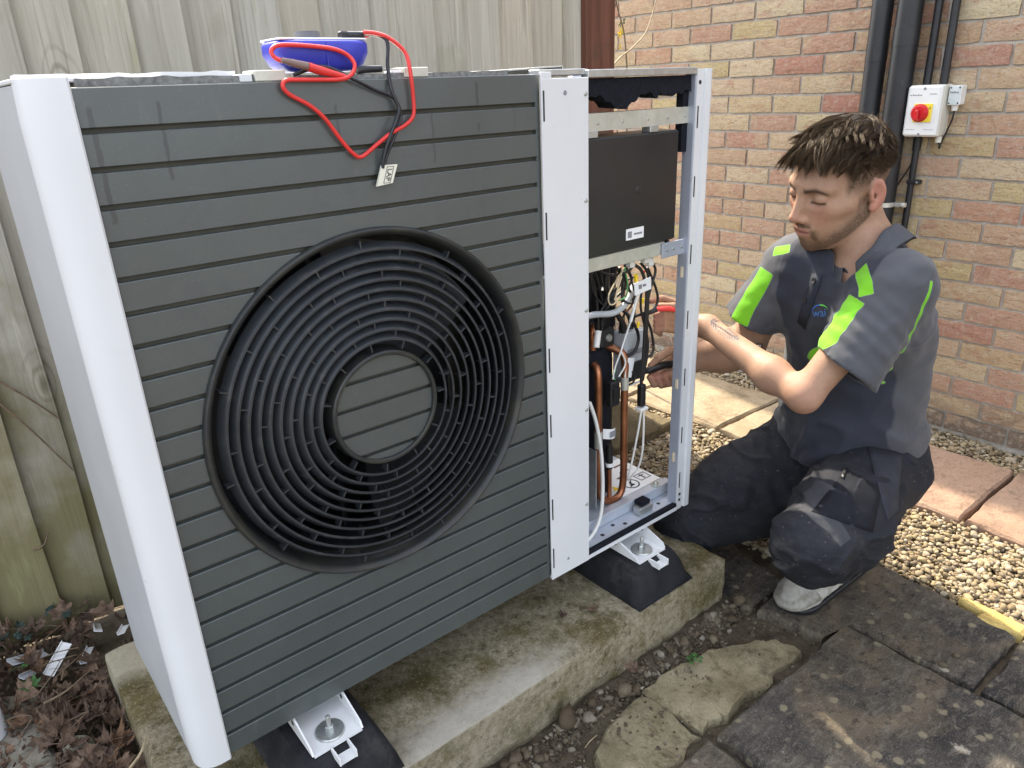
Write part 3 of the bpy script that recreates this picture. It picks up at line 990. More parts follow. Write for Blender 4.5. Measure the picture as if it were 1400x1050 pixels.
# grille: rim, hub ring, rings and small ribs
grille = thing('fan_grille', (GCX, 0, GCZ)); COL.objects.unlink(grille); link(grille, HP)
MB().lathe([(.2760, -.002), (.2755, .003), (.2740, .0068), (.2725, .0080), (.2700, .0080), (.2685, .0070), (.2640, .000), (.2585, -.045), (.264, -.045), (.264, -.004)], yrot(), 160, True).build('rim', M['grille_rim'], grille, 35)
MB().lathe([(.0845, -.012), (.0845, .0045), (.0858, .0060), (.0895, .0060), (.0915, .004), (.0945, -.022), (.088, -.022)], yrot(), 96, True).build('hub_ring', M['grille_rim'], grille, 35)
NR = 10
rads = [.094 + (.2600 - .094) * (i + 1) / (NR + 1) for i in range(NR)]
for r in rads:
    MB().lathe([(r - .0017, .0046), (r + .0013, .0046), (r + .0030, .0030), (r + .0088, -.0110), (r + .0066, -.0122), (r - .0017, .0014)], yrot(), 128, True).build('ring', M['grille'], grille, 35)
bounds = [.0935] + rads + [.2602]
for i in range(NR + 1):
    a, b = bounds[i] + .0008, bounds[i + 1] - .0008
    nrib = 11
    me = None
    for j in range(nrib):
        th = 2 * math.pi * (j + (i * .381) % 1.0 + .06 * math.sin(i * 3 + j)) / nrib
        if me is None:
            q = MB().box(a, b, -.0011, .0011, -.012, .0028)
            me = mesh_of('rib', q.v, q.f, M['grille'])
        o = bpy.data.objects.new('rib', me)
        o.matrix_basis = yrot() @ Matrix.Rotation(th, 4, 'Z')
        link(o, grille)
# fan and shroud behind
MB().lathe([(.2585, -.045), (.262, -.10), (.275, -.16)], yrot(), 64).build('fan_shroud', M['black_void'], HP, 40)
fan = thing('fan', (GCX, .09, GCZ)); COL.objects.unlink(fan); link(fan, HP)
for j in range(3):
    V = []; F = []
    nr, na = 8, 10
    for a in range(nr):
        r = .05 + .195 * a / (nr - 1)
        for b in range(na):
            u = b / (na - 1)
            th = j * 2 * math.pi / 3 + .3 + u * (1.35 - .25 * a / nr) + .25 * a / nr
            V.append((GCX + r * math.cos(th), .062 + .06 * u + .008 * math.sin(u * 3.1), GCZ + r * math.sin(th)))
    for a in range(nr - 1):
        for b in range(na - 1):
            F.append((a * na + b, a * na + b + 1, (a + 1) * na + b + 1, (a + 1) * na + b))
    MB().raw(V, F).build('blade', M['cover_plastic'], fan, 60)
MB().lathe([(0, -.05), (.05, -.05), (.058, -.06), (.058, -.13), (0, -.13)], yrot(), 32).build('hub', M['cover_plastic'], fan, 40)
for xs, zs_, xe, ze in ((.30, .20, .30, .76), (.36, .20, .36, .76), (.25, .55, .42, .70), (.42, .55, .30, .74)):
    MB().tube([(xs, .15, zs_), (xe, .15, ze)], .006, 6).build('motor_bracket_bar', M['black_plastic'], HP)
MB().box(.0, .64, .30, .34, .03, .93).build('heat_exchanger', M['coil'], HP)
# casing that closes the fan chamber
MB().box(-.044, -.040, .012, .345, .01, .94).build('inner_side_wall', M['black_void'], HP)
MB().box(.668, .674, .02, .345, .03, .60).build('partition', M['black_void'], HP)
MB().box(-.038, .66, .012, .345, .0005, .006).build('chamber_floor', M['black_void'], HP)
MB().box(-.038, .655, .016, .345, .936, .942).build('chamber_top', M['galv'], HP)

# white rounded cover at the left corner and the grey side sheet
prof = [(-.0015, .010), (-.0015, -.006), (-.004, -.0085), (-.020, -.0085), (-.030, -.0065), (-.038, -.002), (-.0445, .005), (-.049, .014), (-.051, .024), (-.051, .031), (-.047, .031), (-.046, .018), (-.03, .004)]
mb = MB(); nz = 24
zz = list(np.linspace(-.002, .957, nz))
V = []; F = []
m = len(prof)
for z in zz:
    e = 0.004 if z in (zz[0], zz[-1]) else 0
    V += [(x * (1 - (.04 if e else 0)), y + (.0015 if e and y < 0 else 0), z) for x, y in prof]
for i in range(nz - 1):
    for j in range(m):
        F.append((i * m + j, i * m + (j + 1) % m, (i + 1) * m + (j + 1) % m, (i + 1) * m + j))
F += [tuple(range(m)), tuple((nz - 1) * m + j for j in range(m))]
mb.raw(V, F).build('corner_cover', M['white_coat'], HP, 25)
MB().box(-.0485, -.044, .0325, .362, -.001, .952, .0015).build('side_sheet', M['side_sheet'], HP)
MB().box(-.0495, .10, .02, .36, .953, .958, .001).build('top_left_flange', M['white_coat'], HP)
# torn foam, rails and sheets along the top edge
def ragged(x0, x1, y0, y1, z0, z1, step, amp, seed):
    n = max(2, int((x1 - x0) / step)); V = []; F = []
    for i in range(n + 1):
        x = x0 + (x1 - x0) * i / n
        a = amp * float(vnoise(np.array(x * 60.), np.array(seed * 1.), np.array(.3), seed)); b = amp * float(vnoise(np.array(x * 47.), np.array(seed * 2.), np.array(.7), seed + 1))
        V += [(x, y0, z0), (x, y0 - abs(b) * .3, z1 + a), (x, y1, z1 + b), (x, y1, z0)]
    for i in range(n):
        for j in range(4):
            F.append((i * 4 + j, i * 4 + (j + 1) % 4, i * 4 + 4 + (j + 1) % 4, i * 4 + 4 + j))
    F += [(0, 1, 2, 3), (n * 4 + 3, n * 4 + 2, n * 4 + 1, n * 4)]
    return MB().raw(V, F)


ragged(.008, .205, .010, .030, .947, .9565, .004, .0016, 3).build('foam_edge', M['grey_foam'], HP, 60)
ragged(.262, .60, .006, .026, .947, .9540, .004, .0014, 5).build('foam_edge', M['grey_foam'], HP, 60)
ragged(-.045, .19, .034, .06, .955, .9615, .006, .0012, 6).build('sealing_strip', M['white_coat'], HP, 60)
for xa in (.203, .415):
    MB().box(xa, xa + .040, .004, .045, .9478, .961, .0012).build('cable_channel', M['galv_warm'], HP)
    MB().box(xa - .018, xa - .003, .006, .03, .9478, .957, .001).build('cable_channel_end', M['white_coat'], HP)
M4 = Matrix.Translation((.66, .05, .955)) @ Matrix.Rotation(rad(-2.2), 4, 'Y')
MB().box(-.12, .085, -.01, .22, 0, .0022, 0, M4).box(.085, .0872, -.01, .22, -.009, .0022, 0, M4).build('top_sheet', M['galv'], HP)
MB().box(.662, .765, .004, .03, .9445, .954, .001).build('top_bridge', M['galv'], HP)

# white strip post between the grille panel and the opening
mb = MB()
mb.box(.6555, .7600, -.0075, -.0035, -.004, .9405, .0008)
mb.box(.6555, .6780, -.0070, -.0040, .9400, .9500, .0006)
mb.box(.7580, .7615, -.0030, .022, .0, .9400, .0005)
fp = mb.build('front_strip', M['white_coat'], HP)
for z in (.905, .715, .475, .345, .165, .052):
    MB().box(.6585, .6612, -.0084, -.0074, z - .028, z + .018).build('slot', M['ink'], fp)
for z, x in ((.915, .7525), (.742, .7525), (.544, .7525), (.345, .7525), (.135, .7525)):
    MB().lathe([(0, .0035), (.0018, .0034), (.0022, .0018), (.0034, .0014), (.0038, .0)], Matrix.Translation((x, -.0076, z)) @ Matrix.Rotation(rad(90), 4, 'X'), 14).build('screw', M['bolt'], fp, 40)
MB().lathe([(0, .0006), (.0035, .0006), (.0040, .0)], Matrix.Translation((.7065, -.0076, .918)) @ Matrix.Rotation(rad(90), 4, 'X'), 16).build('hole_plug', M['grey_ink'], fp, 40)
MB().lathe([(0, .0006), (.0028, .0006), (.003, .0)], Matrix.Translation((.700, -.0076, .028)) @ Matrix.Rotation(rad(90), 4, 'X'), 12).build('hole_plug', M['grey_ink'], fp, 40)

# right-hand corner post
def extrude_z(poly, z0, z1):
    return MB().prism(poly, z0, z1)


rp = extrude_z([(1.050, .002), (1.050, -.004), (1.066, -.004), (1.068, -.001), (1.073, -.001), (1.075, -.006), (1.088, -.007), (1.094, -.004), (1.098, .003), (1.099, .014), (1.096, .014), (1.092, .006), (1.075, .002)], -.004, .949).build('corner_post', M['white_coat'], HP, 25)
MB().box(1.0465, 1.0490, -.0015, .022, .004, .945).box(1.0490, 1.060, .019, .022, .004, .945).build('post_flange', M['flange'], HP)
for z in (.865, .735, .60, .46, .33, .19, .075):
    MB().box(1.0540, 1.0566, -.0050, -.0039, z - .022, z + .018).build('slot', M['ink'], rp)
for z in (.925, .02, .035):
    MB().lathe([(0, .001), (.0032, .001), (.004, .0)], Matrix.Translation((1.058, -.0041, z)) @ Matrix.Rotation(rad(90), 4, 'X'), 12).build('bolt_hole', M['ink'], rp, 40)
for z in (.55, .30, .12):
    MB().box(1.0440, 1.0464, .006, .011, z, z + .022).build('spring_clip', M['cream_wire'], HP)
# a rear post of the same kind
MB().box(1.052, 1.094, .335, .355, .0, .949, .003).build('rear_post', M['flange'], HP)

# top rail, black foam, control box and its rails
MB().box(.763, 1.050, -.0035, .014, .9395, .9520, .001).box(.763, 1.0495, .0142, .34, .9480, .9500).build('top_rail', M['galv'], HP)
fm = []
n = 40; V = []; F = []
for i in range(n + 1):
    x = .768 + .275 * i / n
    zl = .899 + .012 * math.sin(i * .33 + .6) * (1 if i < 26 else .3) + (.010 if i > 26 else 0) + .003 * math.sin(i * 1.7)
    V += [(x, .006, .9385), (x, .004, zl), (x, .045, zl + .002), (x, .045, .9385)]
for i in range(n):
    for j in range(4):
        F.append((i * 4 + j, i * 4 + (j + 1) % 4, i * 4 + 4 + (j + 1) % 4, i * 4 + 4 + j))
F += [(0, 1, 2, 3), (n * 4 + 3, n * 4 + 2, n * 4 + 1, n * 4)]
MB().raw(V, F).build('foam_pad', M['foam'], HP, 60)
MB().box(1.030, 1.0460, .012, .028, .80, .9385).build('foam_strip', M['foam'], HP)
mb = MB().box(.755, 1.0475, .010, .012, .853, .8805).box(.755, 1.0475, .010, .035, .8805, .8825)
mb.build('cross_rail', M['galv_warm'], HP)
for x in (.80, .862, .93, .985, 1.035):
    MB().lathe([(0, .0012), (.0022, .001), (.003, 0)], Matrix.Translation((x, .0098, .866)) @ Matrix.Rotation(rad(90), 4, 'X'), 10).build('rivet', M['bolt'], HP)
for x in (.775, .935):
    MB().box(x, x + .024, .0085, .03, .8425, .8545, .001).build('hook', M['galv'], HP)
cb = MB().box(.745, 1.0190, .008, .085, .634, .8425, .0035).build('control_box', M['cover_plastic'], HP, 30)
ccx, ccz = .905, .742
MB().lathe([(0, .0008), (.006, .0008), (.008, 0)], Matrix.Translation((ccx, .0078, ccz)) @ Matrix.Rotation(rad(90), 4, 'X'), 16).build('sprue_mark', M['cover_plastic'], cb, 40)
st = MB().box(.873, .922, .0068, .0079, .652, .673).build('box_sticker', M['sticker'], cb)
MB().box(.894, .917, .0063, .0067, .660, .6635).build('printed_line', M['grey_ink'], st)
MB().box(.877, .888, .0063, .0067, .656, .668).build('printed_mark', M['grey_ink'], st)
MB().box(.997, 1.004, .010, .03, .628, .6335, .001).build('box_foot', M['black_plastic'], cb)
MB().box(.745, .992, .012, .03, .606, .632, .001).build('lower_rail', M['galv_warm'], HP)
MB().box(.980, 1.0475, .0065, .011, .600, .630, .0008).build('rail_bracket', M['flange'], HP)
for x in (.992, 1.012, 1.038):
    MB().lathe([(0, .0022), (.0024, .002), (.003, 0)], Matrix.Translation((x, .0063, .615)) @ Matrix.Rotation(rad(90), 4, 'X'), 10).build('rivet', M['bolt'], HP)

# base tray
MB().box(.662, 1.092, .008, .34, .006, .012, .001).build('base_tray', M['tray'], HP)
MB().box(.70, 1.092, .046, .068, .0125, .0385, .002).build('tray_rail', M['tray'], HP)
MB().box(.70, 1.09, .0690, .335, .0125, .034, .002).build('tray_step', M['tray'], HP)
MB().box(.6575, 1.0495, -.0065, .003, -.004, .0040, .001).build('bottom_lip', M['white_coat'], HP)
MB().box(.662, 1.0492, -.0045, .006, .0044, .0135, .001).build('seal_strip', M['foam'], HP)
MB().box(.945, .990, .016, .038, .0126, .030, .002).build('drain_bracket', M['galv'], HP)
MB().box(.955, .985, .020, .044, .0305, .042, .002).build('rubber_buffer', M['foam'], HP)
for x, y in ((.80, .032), (.83, .022), (.875, .034), (.90, .020), (1.02, .026)):
    MB().lathe([(0, .0006), (.004, .0005), (.005, 0)], Matrix.Translation((x, y, .0121)), 12).build('tray_hole', M['ink'], HP)
MB().lathe([(0, .010), (.005, .010), (.0065, .006), (.0065, .003), (.012, .0025), (.012, 0)], Matrix.Translation((1.045, .057, .0386)), 12).build('tray_bolt', M['bolt'], HP, 40)
lb = MB().box(.930, 1.085, .076, .215, .0342, .0352).build('warning_label', M['sticker'], HP)
Mw = Matrix.Translation((1.012, .105, .0354))
MB().lathe([(.018, 0), (.018, .0003), (.0215, .0003), (.0215, 0)], Mw, 32, True).box(-.016, .016, -.0015, .0015, 0, .0004, 0, Mw @ Matrix.Rotation(.8, 4, 'Z')).build('no_flame_symbol', M['ink'], lb)
MB().prism([(-.006, -.010), (.007, -.009), (.003, .0), (.006, .012), (-.002, .004)], .0, .0003, Mw).build('flame_symbol', M['ink'], lb)
Mb = Matrix.Translation((1.060, .112, .0354))
MB().box(-.018, .018, -.014, -.012, 0, .0003, 0, Mb).box(-.018, .018, .012, .014, 0, .0003, 0, Mb).box(-.018, -.016, -.012, .012, 0, .0003, 0, Mb).box(.016, .018, -.012, .012, 0, .0003, 0, Mb).box(-.002, .002, -.01, .01, 0, .0003, 0, Mb).box(-.010, .010, .004, .0065, 0, .00035, 0, Mb).build('manual_symbol', M['ink'], lb)
for px, py in ((.945, .088), (1.005, .140), (1.03, .155), (1.04, .185)):
    MB().box(px, px + .03, py, py + .006, .0354, .0357).build('printed_line', M['brown_wire'], lb)
MB().prism([(-.011, -.009), (.011, -.009), (0, .011)], 0, .0003, Matrix.Translation((.968, .115, .0354))).build('warning_triangle', M['yellow'], lb)


# --- the works: jacketed compressor, valves, copper, cables
def spl(pts, y=None, n=7):
    """picture points with their own distance from the front -> a smooth path"""
    return catmull([at(p[0], p[1], 1, p[2] if len(p) > 2 else y) for p in pts], n)


def wire(name, pts, r, mat, y=None, n=7, seg=8, par=None):
    return MB().tube(spl(pts, y, n), r, seg).build(name, mat, par or HP, 60)


comp = MB().lathe([(0, .0), (.085, .0), (.092, .01), (.092, .33), (.085, .36), (.05, .385), (0, .39)], Matrix.Translation((.905, .195, .035)), 28).build('compressor_jacket', M['foam'], HP, 40)
MB().box(.712, .726, .05, .33, .04, .60).build('inner_wall', M['black_void'], HP)
MB().box(.80, 1.035, .165, .27, .40, .615, .02).build('insulated_block', M['foam'], HP, 30)
MB().lathe([(0, 0), (.016, 0), (.018, .01), (.018, .09), (.012, .10), (0, .10)], Matrix.Translation((.885, .135, .46)), 16).build('sensor_body', M['black_plastic'], HP, 40)
MB().lathe([(0, 0), (.012, 0), (.020, .015), (.020, .055), (.008, .06), (.008, .10), (0, .10)], Matrix.Translation((.932, .115, .475)), 14).build('valve_coil', M['black_plastic'], HP, 40)
MB().box(.895, .955, .118, .165, .405, .47, .008).build('valve_block', M['black_plastic'], HP, 30)
bx = at(832, 462, 1, .10)
MB().box(bx[0] - .02, bx[0] + .022, .10, .15, bx[2] - .022, bx[2] + .02, .005).build('clip_block', M['black_plastic'], HP, 30)
MB().lathe([(0, .004), (.007, .004), (.009, 0)], Matrix.Translation((bx[0], .0995, bx[2])) @ Matrix.Rotation(rad(90), 4, 'X'), 14).build('clip_screw', M['bolt'], HP, 40)

wire('copper_pipe', [(812, 498, .10), (817, 508, .085), (818, 540, .08), (818, 600, .08), (819, 660, .08), (822, 679, .08), (834, 685, .08), (847, 676, .08), (852, 655, .08), (853, 600, .08), (854, 520, .08), (855, 500, .08), (852, 485, .085), (842, 478, .10), (822, 470, .13)], .0082, M['copper'], seg=12)
wire('copper_branch', [(833, 682, .083), (833, 660, .083), (833, 640, .083)], .0055, M['copper'], seg=10)
wire('copper_riser', [(810, 478, .12), (810, 455, .12), (812, 440, .13)], .0085, M['copper'], seg=12)
wire('temperature_sensor', [(833, 640, .083), (833, 632, .083), (833, 608, .083)], [.0075, .0085, .0075], M['black_plastic'], seg=10)
wire('sensor_collar', [(833, 637, .083), (833, 632, .083)], .0092, M['sticker'], seg=10)
wire('pipe_insulation_collar', [(818, 590, .08), (818, 612, .08)], .0093, M['galv_warm'], seg=12)
wire('pipe_insulation_collar', [(854, 515, .08), (854, 532, .08)], .0093, M['galv_warm'], seg=12)
wire('white_sleeve', [(818, 452, .09), (815, 475, .085)], .007, M['white_cable'], seg=10)
wire('grey_tube', [(800, 433, .09), (815, 430, .085), (838, 428, .08), (853, 418, .08), (862, 403, .085), (866, 390, .10)], .0068, M['grey_cable'], seg=10)
wire('white_hose', [(806, 550, .055), (815, 578, .05), (822, 620, .045), (824, 670, .04), (821, 705, .035), (812, 728, .03), (800, 742, .03)], .0042, M['white_cable'], seg=10)
# cable loom
loom = [
    ('black_cable', [(868, 362, .06), (878, 372, .055), (884, 400, .05), (882, 440, .05), (880, 480, .05), (877, 515, .05), (877, 540, .05)], .0036),
    ('black_cable', [(875, 358, .055), (886, 375, .05), (886, 410, .048), (884, 450, .048), (882, 490, .05), (876, 530, .05)], .0032),
    ('black_cable', [(893, 360, .05), (896, 372, .05), (888, 400, .05), (884, 430, .05), (891, 455, .05), (893, 480, .05), (884, 490, .05), (880, 505, .05)], .0028),
    ('black_cable', [(885, 365, .06), (897, 395, .06), (899, 412, .06), (893, 423, .06), (880, 428, .06), (868, 433, .06)], .0028),
    ('black_cable', [(850, 360, .07), (862, 354, .06), (866, 362, .06), (855, 372, .07), (835, 376, .08), (815, 368, .09)], .0032),
    ('black_cable', [(846, 420, .09), (858, 430, .08), (868, 445, .07), (873, 462, .07), (868, 480, .07), (858, 487, .08)], .0036),
    ('black_cable', [(806, 370, .09), (814, 400, .09), (817, 430, .09), (818, 455, .09)], .003),
    ('black_cable', [(811, 365, .10), (820, 395, .10), (824, 425, .10), (822, 460, .10)], .003),
    ('black_cable', [(829, 375, .10), (829, 395, .10), (834, 415, .10), (850, 440, .09), (852, 455, .09)], .006),
    ('black_cable', [(857, 505, .08), (868, 512, .07), (866, 522, .07), (858, 527, .08)], .0022),
    ('black_cable', [(870, 400, .07), (862, 415, .07), (850, 405, .08), (856, 385, .08), (868, 378, .07)], .0022),
    ('black_cable', [(880, 380, .055), (876, 420, .055), (886, 470, .05), (879, 520, .05)], .0026),
]
rl = random.Random(3)
for q in range(9):
    xa, xb = rl.uniform(808, 862), rl.uniform(806, 868)
    loom.append(('black_cable', [(xa, 362 + rl.uniform(-4, 6), .075), (xa + rl.uniform(-10, 10), 385, .08), ((xa + xb) / 2 + rl.uniform(-14, 14), 412, .09), (xb, 440, .10), (xb + rl.uniform(-12, 6), 472, .11)], rl.uniform(.0018, .0036)))
for nm, pts, r in loom:
    wire(nm, pts, r, M['cable'])
for nm, pts, r, m in [
    ('cream_wire', [(853, 366, .07), (840, 388, .07), (832, 405, .07), (834, 416, .07), (841, 414, .07), (843, 400, .07), (850, 378, .07)], .0016, 'cream_wire'),
    ('cream_wire', [(851, 368, .068), (846, 390, .068), (840, 410, .068)], .0014, 'cream_wire'),
    ('green_wire', [(854, 366, .07), (858, 388, .07), (856, 405, .07), (846, 411, .07)], .0016, 'green_wire'),
    ('white_wire', [(876, 396, .06), (870, 410, .06), (866, 425, .06), (862, 440, .06)], .0036, 'white_cable'),
    ('white_wire', [(862, 440, .07), (852, 470, .07), (849, 480, .07), (840, 505, .075), (838, 518, .075)], .002, 'white_cable'),
    ('white_wire', [(849, 480, .07), (855, 497, .07), (846, 515, .075)], .002, 'white_cable'),
    ('green_wire', [(842, 505, .075), (838, 515, .075), (843, 521, .075)], .0013, 'green_wire'),
    ('red_wire', [(883, 365, .055), (880, 378, .055), (882, 392, .055)], .0016, 'red_wire'),
    ('brown_wire', [(872, 408, .06), (858, 425, .07), (850, 420, .08)], .0014, 'brown_wire'),
    ('brown_wire', [(890, 470, .05), (893, 478, .05), (889, 490, .05)], .0016, 'brown_wire'),
    ('white_lead', [(877, 556, .05), (874, 580, .05), (868, 612, .06), (862, 640, .07), (858, 655, .08)], .0024, 'white_cable'),
    ('white_lead', [(880, 556, .05), (880, 585, .05), (878, 618, .055), (872, 640, .07), (860, 655, .09)], .0024, 'white_cable'),
]:
    wire(nm, pts, r, M[m])
MB().tube(spl([(869, 375, .05), (870, 388, .05)], None, 2), [.0045, .0035], 8).build('yellow_connector', M['yellow'], HP)
for px, py in ((879, 408), (873, 440)):
    MB().tube(spl([(px, py, .055), (px - 1, py + 8, .055)], None, 2), [.003, .0024], 8).build('yellow_connector', M['yellow'], HP)
for px, py in ((858, 358), (878, 352), (884, 356)):
    p = at(px, py, 1, .045)
    MB().box(p[0] - .007, p[0] + .007, .03, .045, p[2] - .010, p[2] + .008, .002).build('cable_clip', M['white_cable'], HP)
p = at(879, 391, 1, .038)
fl = MB().box(p[0] - .026, p[0] + .024, .037, .0382, p[2] - .013, p[2] + .013, 0, Matrix.Translation(p) @ Matrix.Rotation(rad(-6), 4, 'Y') @ Matrix.Translation(-Vector(p))).build('cable_flag', M['sticker'], HP)
MB().box(p[0] - .014, p[0] - .005, .0362, .0368, p[2] - .004, p[2] + .005).box(p[0] - .002, p[0] + .008, .0362, .0368, p[2] - .001, p[2] + .004).build('printed_mark', M['grey_ink'], fl)
# black plug, multiway connector and grey terminal module
p = at(877, 540, 1, .05)
MB().box(p[0] - .008, p[0] + .008, .042, .058, p[2] - .026, p[2] + .026, .003).build('cable_plug', M['black_plastic'], HP, 30)
MB().box(p[0] - .011, p[0] + .013, .040, .060, p[2] - .037, p[2] - .028, .002).build('plug_collar', M['white_cable'], HP)
p = at(838, 538, 1, .075)
MB().box(p[0] - .014, p[0] + .014, .066, .084, p[2] - .028, p[2] + .030, .003).box(p[0] - .010, p[0] + .010, .062, .066, p[2] - .010, p[2] + .016, .001).build('multiway_plug', M['black_plastic'], HP, 30)
p = at(867, 486, 1, .09)
tm = MB().box(p[0] - .034, p[0] + .032, .086, .125, p[2] - .060, p[2] + .058, .004).build('terminal_module', M['grey_cable'], HP, 30)
MB().box(p[0] - .020, p[0] + .026, .082, .0862, p[2] - .055, p[2] - .012, .001).build('module_window', M['black_plastic'], tm)
MB().box(p[0] - .028, p[0] - .004, .0852, .0858, p[2] + .004, p[2] + .020).box(p[0] + .002, p[0] + .022, .0852, .0858, p[2] + .004, p[2] + .016).build('printed_lines', M['grey_ink'], tm)
MB().box(p[0] - .024, p[0] + .022, .079, .083, p[2] - .064, p[2] - .060).build('module_lip', M['white_cable'], tm)
p = at(861, 500, 1, .075)
MB().box(p[0] - .012, p[0] + .010, .073, .0745, p[2] - .026, p[2] + .018, 0, Matrix.Translation(p) @ Matrix.Rotation(rad(14), 4, 'Y') @ Matrix.Translation(-Vector(p))).build('hanging_label', M['sticker'], HP)
p = at(836, 591, 1, .065)
V = []; F = []
for i in range(9):
    u = i / 8
    xx = p[0] - .019 + .038 * u; yy = .066 + .010 * (2 * u - 1) ** 2 - .004
    V += [(xx, yy, p[2] - .012 - .006 * u), (xx, yy, p[2] + .012 - .006 * u)]
for i in range(8):
    F.append((2 * i, 2 * i + 2, 2 * i + 3, 2 * i + 1))
MB().raw(V, F).build('round_sticker', M['sticker'], HP, 60)
MB().box(p[0] - .008, p[0] + .008, .0605, .0612, p[2] - .010, p[2] + .004).build('printed_mark', M['grey_ink'], HP)
p = at(846, 478, 1, .10)
MB().box(.862, .866, .075, .20, .04, .185).build('drip_shield', M['galv'], HP)

# ================================================================== rubber feet with steel brackets
def foot(cx, label):
    t_ = thing('rubber_foot', (cx, .17, -.115), label, 'support foot', 'rubber support feet')
    sec = [(-.088, -.1145), (-.087, -.100), (-.072, -.056), (-.060, -.041), (.060, -.041), (.072, -.056), (.087, -.100), (.088, -.1145)]
    stations = [(-.102, .0), (-.101, .22), (-.078, .80), (-.062, .97), (-.050, 1.0), (.0, 1), (.2, 1), (.40, 1), (.415, .9), (.45, .25), (.455, 0)]
    V = []; F = []; m = len(sec)
    for y, h in stations:
        for x, z in sec:
            zz_ = -.1145 + (z + .1145) * h
            V.append((cx + x + .0015 * float(vnoise(np.array(y * 40), np.array(x * 40 + cx * 9), np.array(z * 40), 3)), y, zz_ + .001 * float(vnoise(np.array(y * 55), np.array(x * 55), np.array(cx), 4))))
    for i in range(len(stations) - 1):
        for j in range(m):
            F.append((i * m + j, i * m + (j + 1) % m, (i + 1) * m + (j + 1) % m, (i + 1) * m + j))
    F += [tuple(range(m)), tuple((len(stations) - 1) * m + j for j in range(m))]
    MB().raw(V, F).build('rubber_block', M['rubber'], t_, 35)
    br = MB()
    br.box(cx - .042, cx + .042, -.058, .075, -.0395, -.0365)
    for s in (-1, 1):
        x0 = cx + s * .042
        V = [(x0, -.056, -.0365), (x0, .075, -.0365), (x0, .075, -.0045), (x0, .012, -.0045), (x0, -.050, -.026)]
        W_ = [(v[0] + s * .003, v[1], v[2]) for v in V]
        br.raw(V + W_, [(0, 1, 2, 3, 4), (9, 8, 7, 6, 5)] + [(i, (i + 1) % 5, 5 + (i + 1) % 5, 5 + i) for i in range(5)])
    for s in (-1, 1):
        br.box(cx + s * .014 - .0015, cx + s * .014 + .0015, -.090, -.0585, -.050, -.0345, .0006)
    br.box(cx - .0125, cx + .0125, -.088, -.0585, -.0505, -.0480)
    b = br.build('steel_bracket', M['white_paint'], t_)
    for s in (-1, 1):
        MB().cyl((cx + s * .0452, .012, -.018), (cx + s * .0456, .012, -.018), .0045, .0045, 12).build('bracket_hole', M['ink'], b)
        MB().cyl((cx + s * .0418, .012, -.018), (cx + s * .0414, .012, -.018), .0045, .0045, 12).build('bracket_hole', M['ink'], b)
    MB().lathe([(0, .0035), (.023, .0035), (.0245, .0015), (.0245, .0)], Matrix.Translation((cx, -.026, -.0362)), 24).build('washer', M['bolt'], t_, 40)
    MB().lathe([(.0, .009), (.0065, .009), (.0075, .007), (.0075, .0)], Matrix.Translation((cx, -.026, -.0326)), 6).build('nut', M['bolt'], t_)
    MB().lathe([(0, .026), (.003, .026), (.004, .024), (.004, 0)], Matrix.Translation((cx, -.026, -.0300)), 12).build('bolt', M['bolt'], t_, 40)
    return t_


foot(.905, 'black rubber foot carrying the open right end of the heat pump')
foot(.147, 'black rubber foot carrying the grille end of the heat pump near the white corner')


# ================================================================== lettering helper
def text_mesh(txt, size, Mx, mat, parent, name='lettering', ext=.0002):
    cu = bpy.data.curves.new(name, 'FONT')
    cu.body = txt; cu.size = size; cu.extrude = ext; cu.align_x = 'CENTER'; cu.align_y = 'CENTER'; cu.resolution_u = 3
    to = bpy.data.objects.new(name, cu); COL.objects.link(to)
    dg = bpy.context.evaluated_depsgraph_get()
    me = bpy.data.meshes.new_from_object(to.evaluated_get(dg))
    bpy.data.objects.remove(to, do_unlink=True)
    me.materials.clear(); me.materials.append(mat)
    me.transform(Mx)
    me.name = name
    return obj(name, me, parent)


FRONTM = Matrix(((1, 0, 0, 0), (0, 0, -1, 0), (0, 1, 0, 0), (0, 0, 0, 1)))       # text facing -y
# ================================================================== multimeter on top
mm = thing('multimeter', (.31, .045, .957), 'blue multimeter lying on top of the heat pump with red and black leads', 'multimeter')
V = []; F = []
lv = [(.9585, .70, .62), (.9605, .80, .78), (.967, .90, .92), (.980, 1.0, 1.0), (.991, 1.0, 1.0), (.9945, .97, .96), (.9955, .90, .90)]
nn = 40
for z, sx, sy in lv:
    for i in range(nn):
        a = 2 * math.pi * i / nn
        ca, sa = math.cos(a), math.sin(a)
        e = 5.0
        rx = .066 * sx * math.copysign(abs(ca) ** (2 / e), ca); ry = .036 * sy * math.copysign(abs(sa) ** (2 / e), sa)
        V.append((.308 + rx, .048 + ry, z))
for i in range(len(lv) - 1):
    for j in range(nn):
        F.append((i * nn + j, i * nn + (j + 1) % nn, (i + 1) * nn + (j + 1) % nn, (i + 1) * nn + j))
F += [tuple(range(nn)), tuple((len(lv) - 1) * nn + j for j in range(nn))]
MB().raw(V, F).build('body', M['meter_blue'], mm, 50)
MB().box(.246, .37, .018, .080, .9958, .9985, .002).build('face_plate', M['white_coat'], mm)
MB().lathe([(0, .009), (.016, .009), (.018, .0)], Matrix.Translation((.30, .05, .9986)), 20).build('selector_dial', M['meter_dark'], mm, 40)
MB().box(.3055, .3068, .0113, .0125, .962, .993).build('casing_seam', M['meter_blue'], mm)


def lead(name, pts, r, mat, n=6, par=mm):
    return MB().tube(spl(pts, None, n), r, 8).build(name, mat, par, 60)


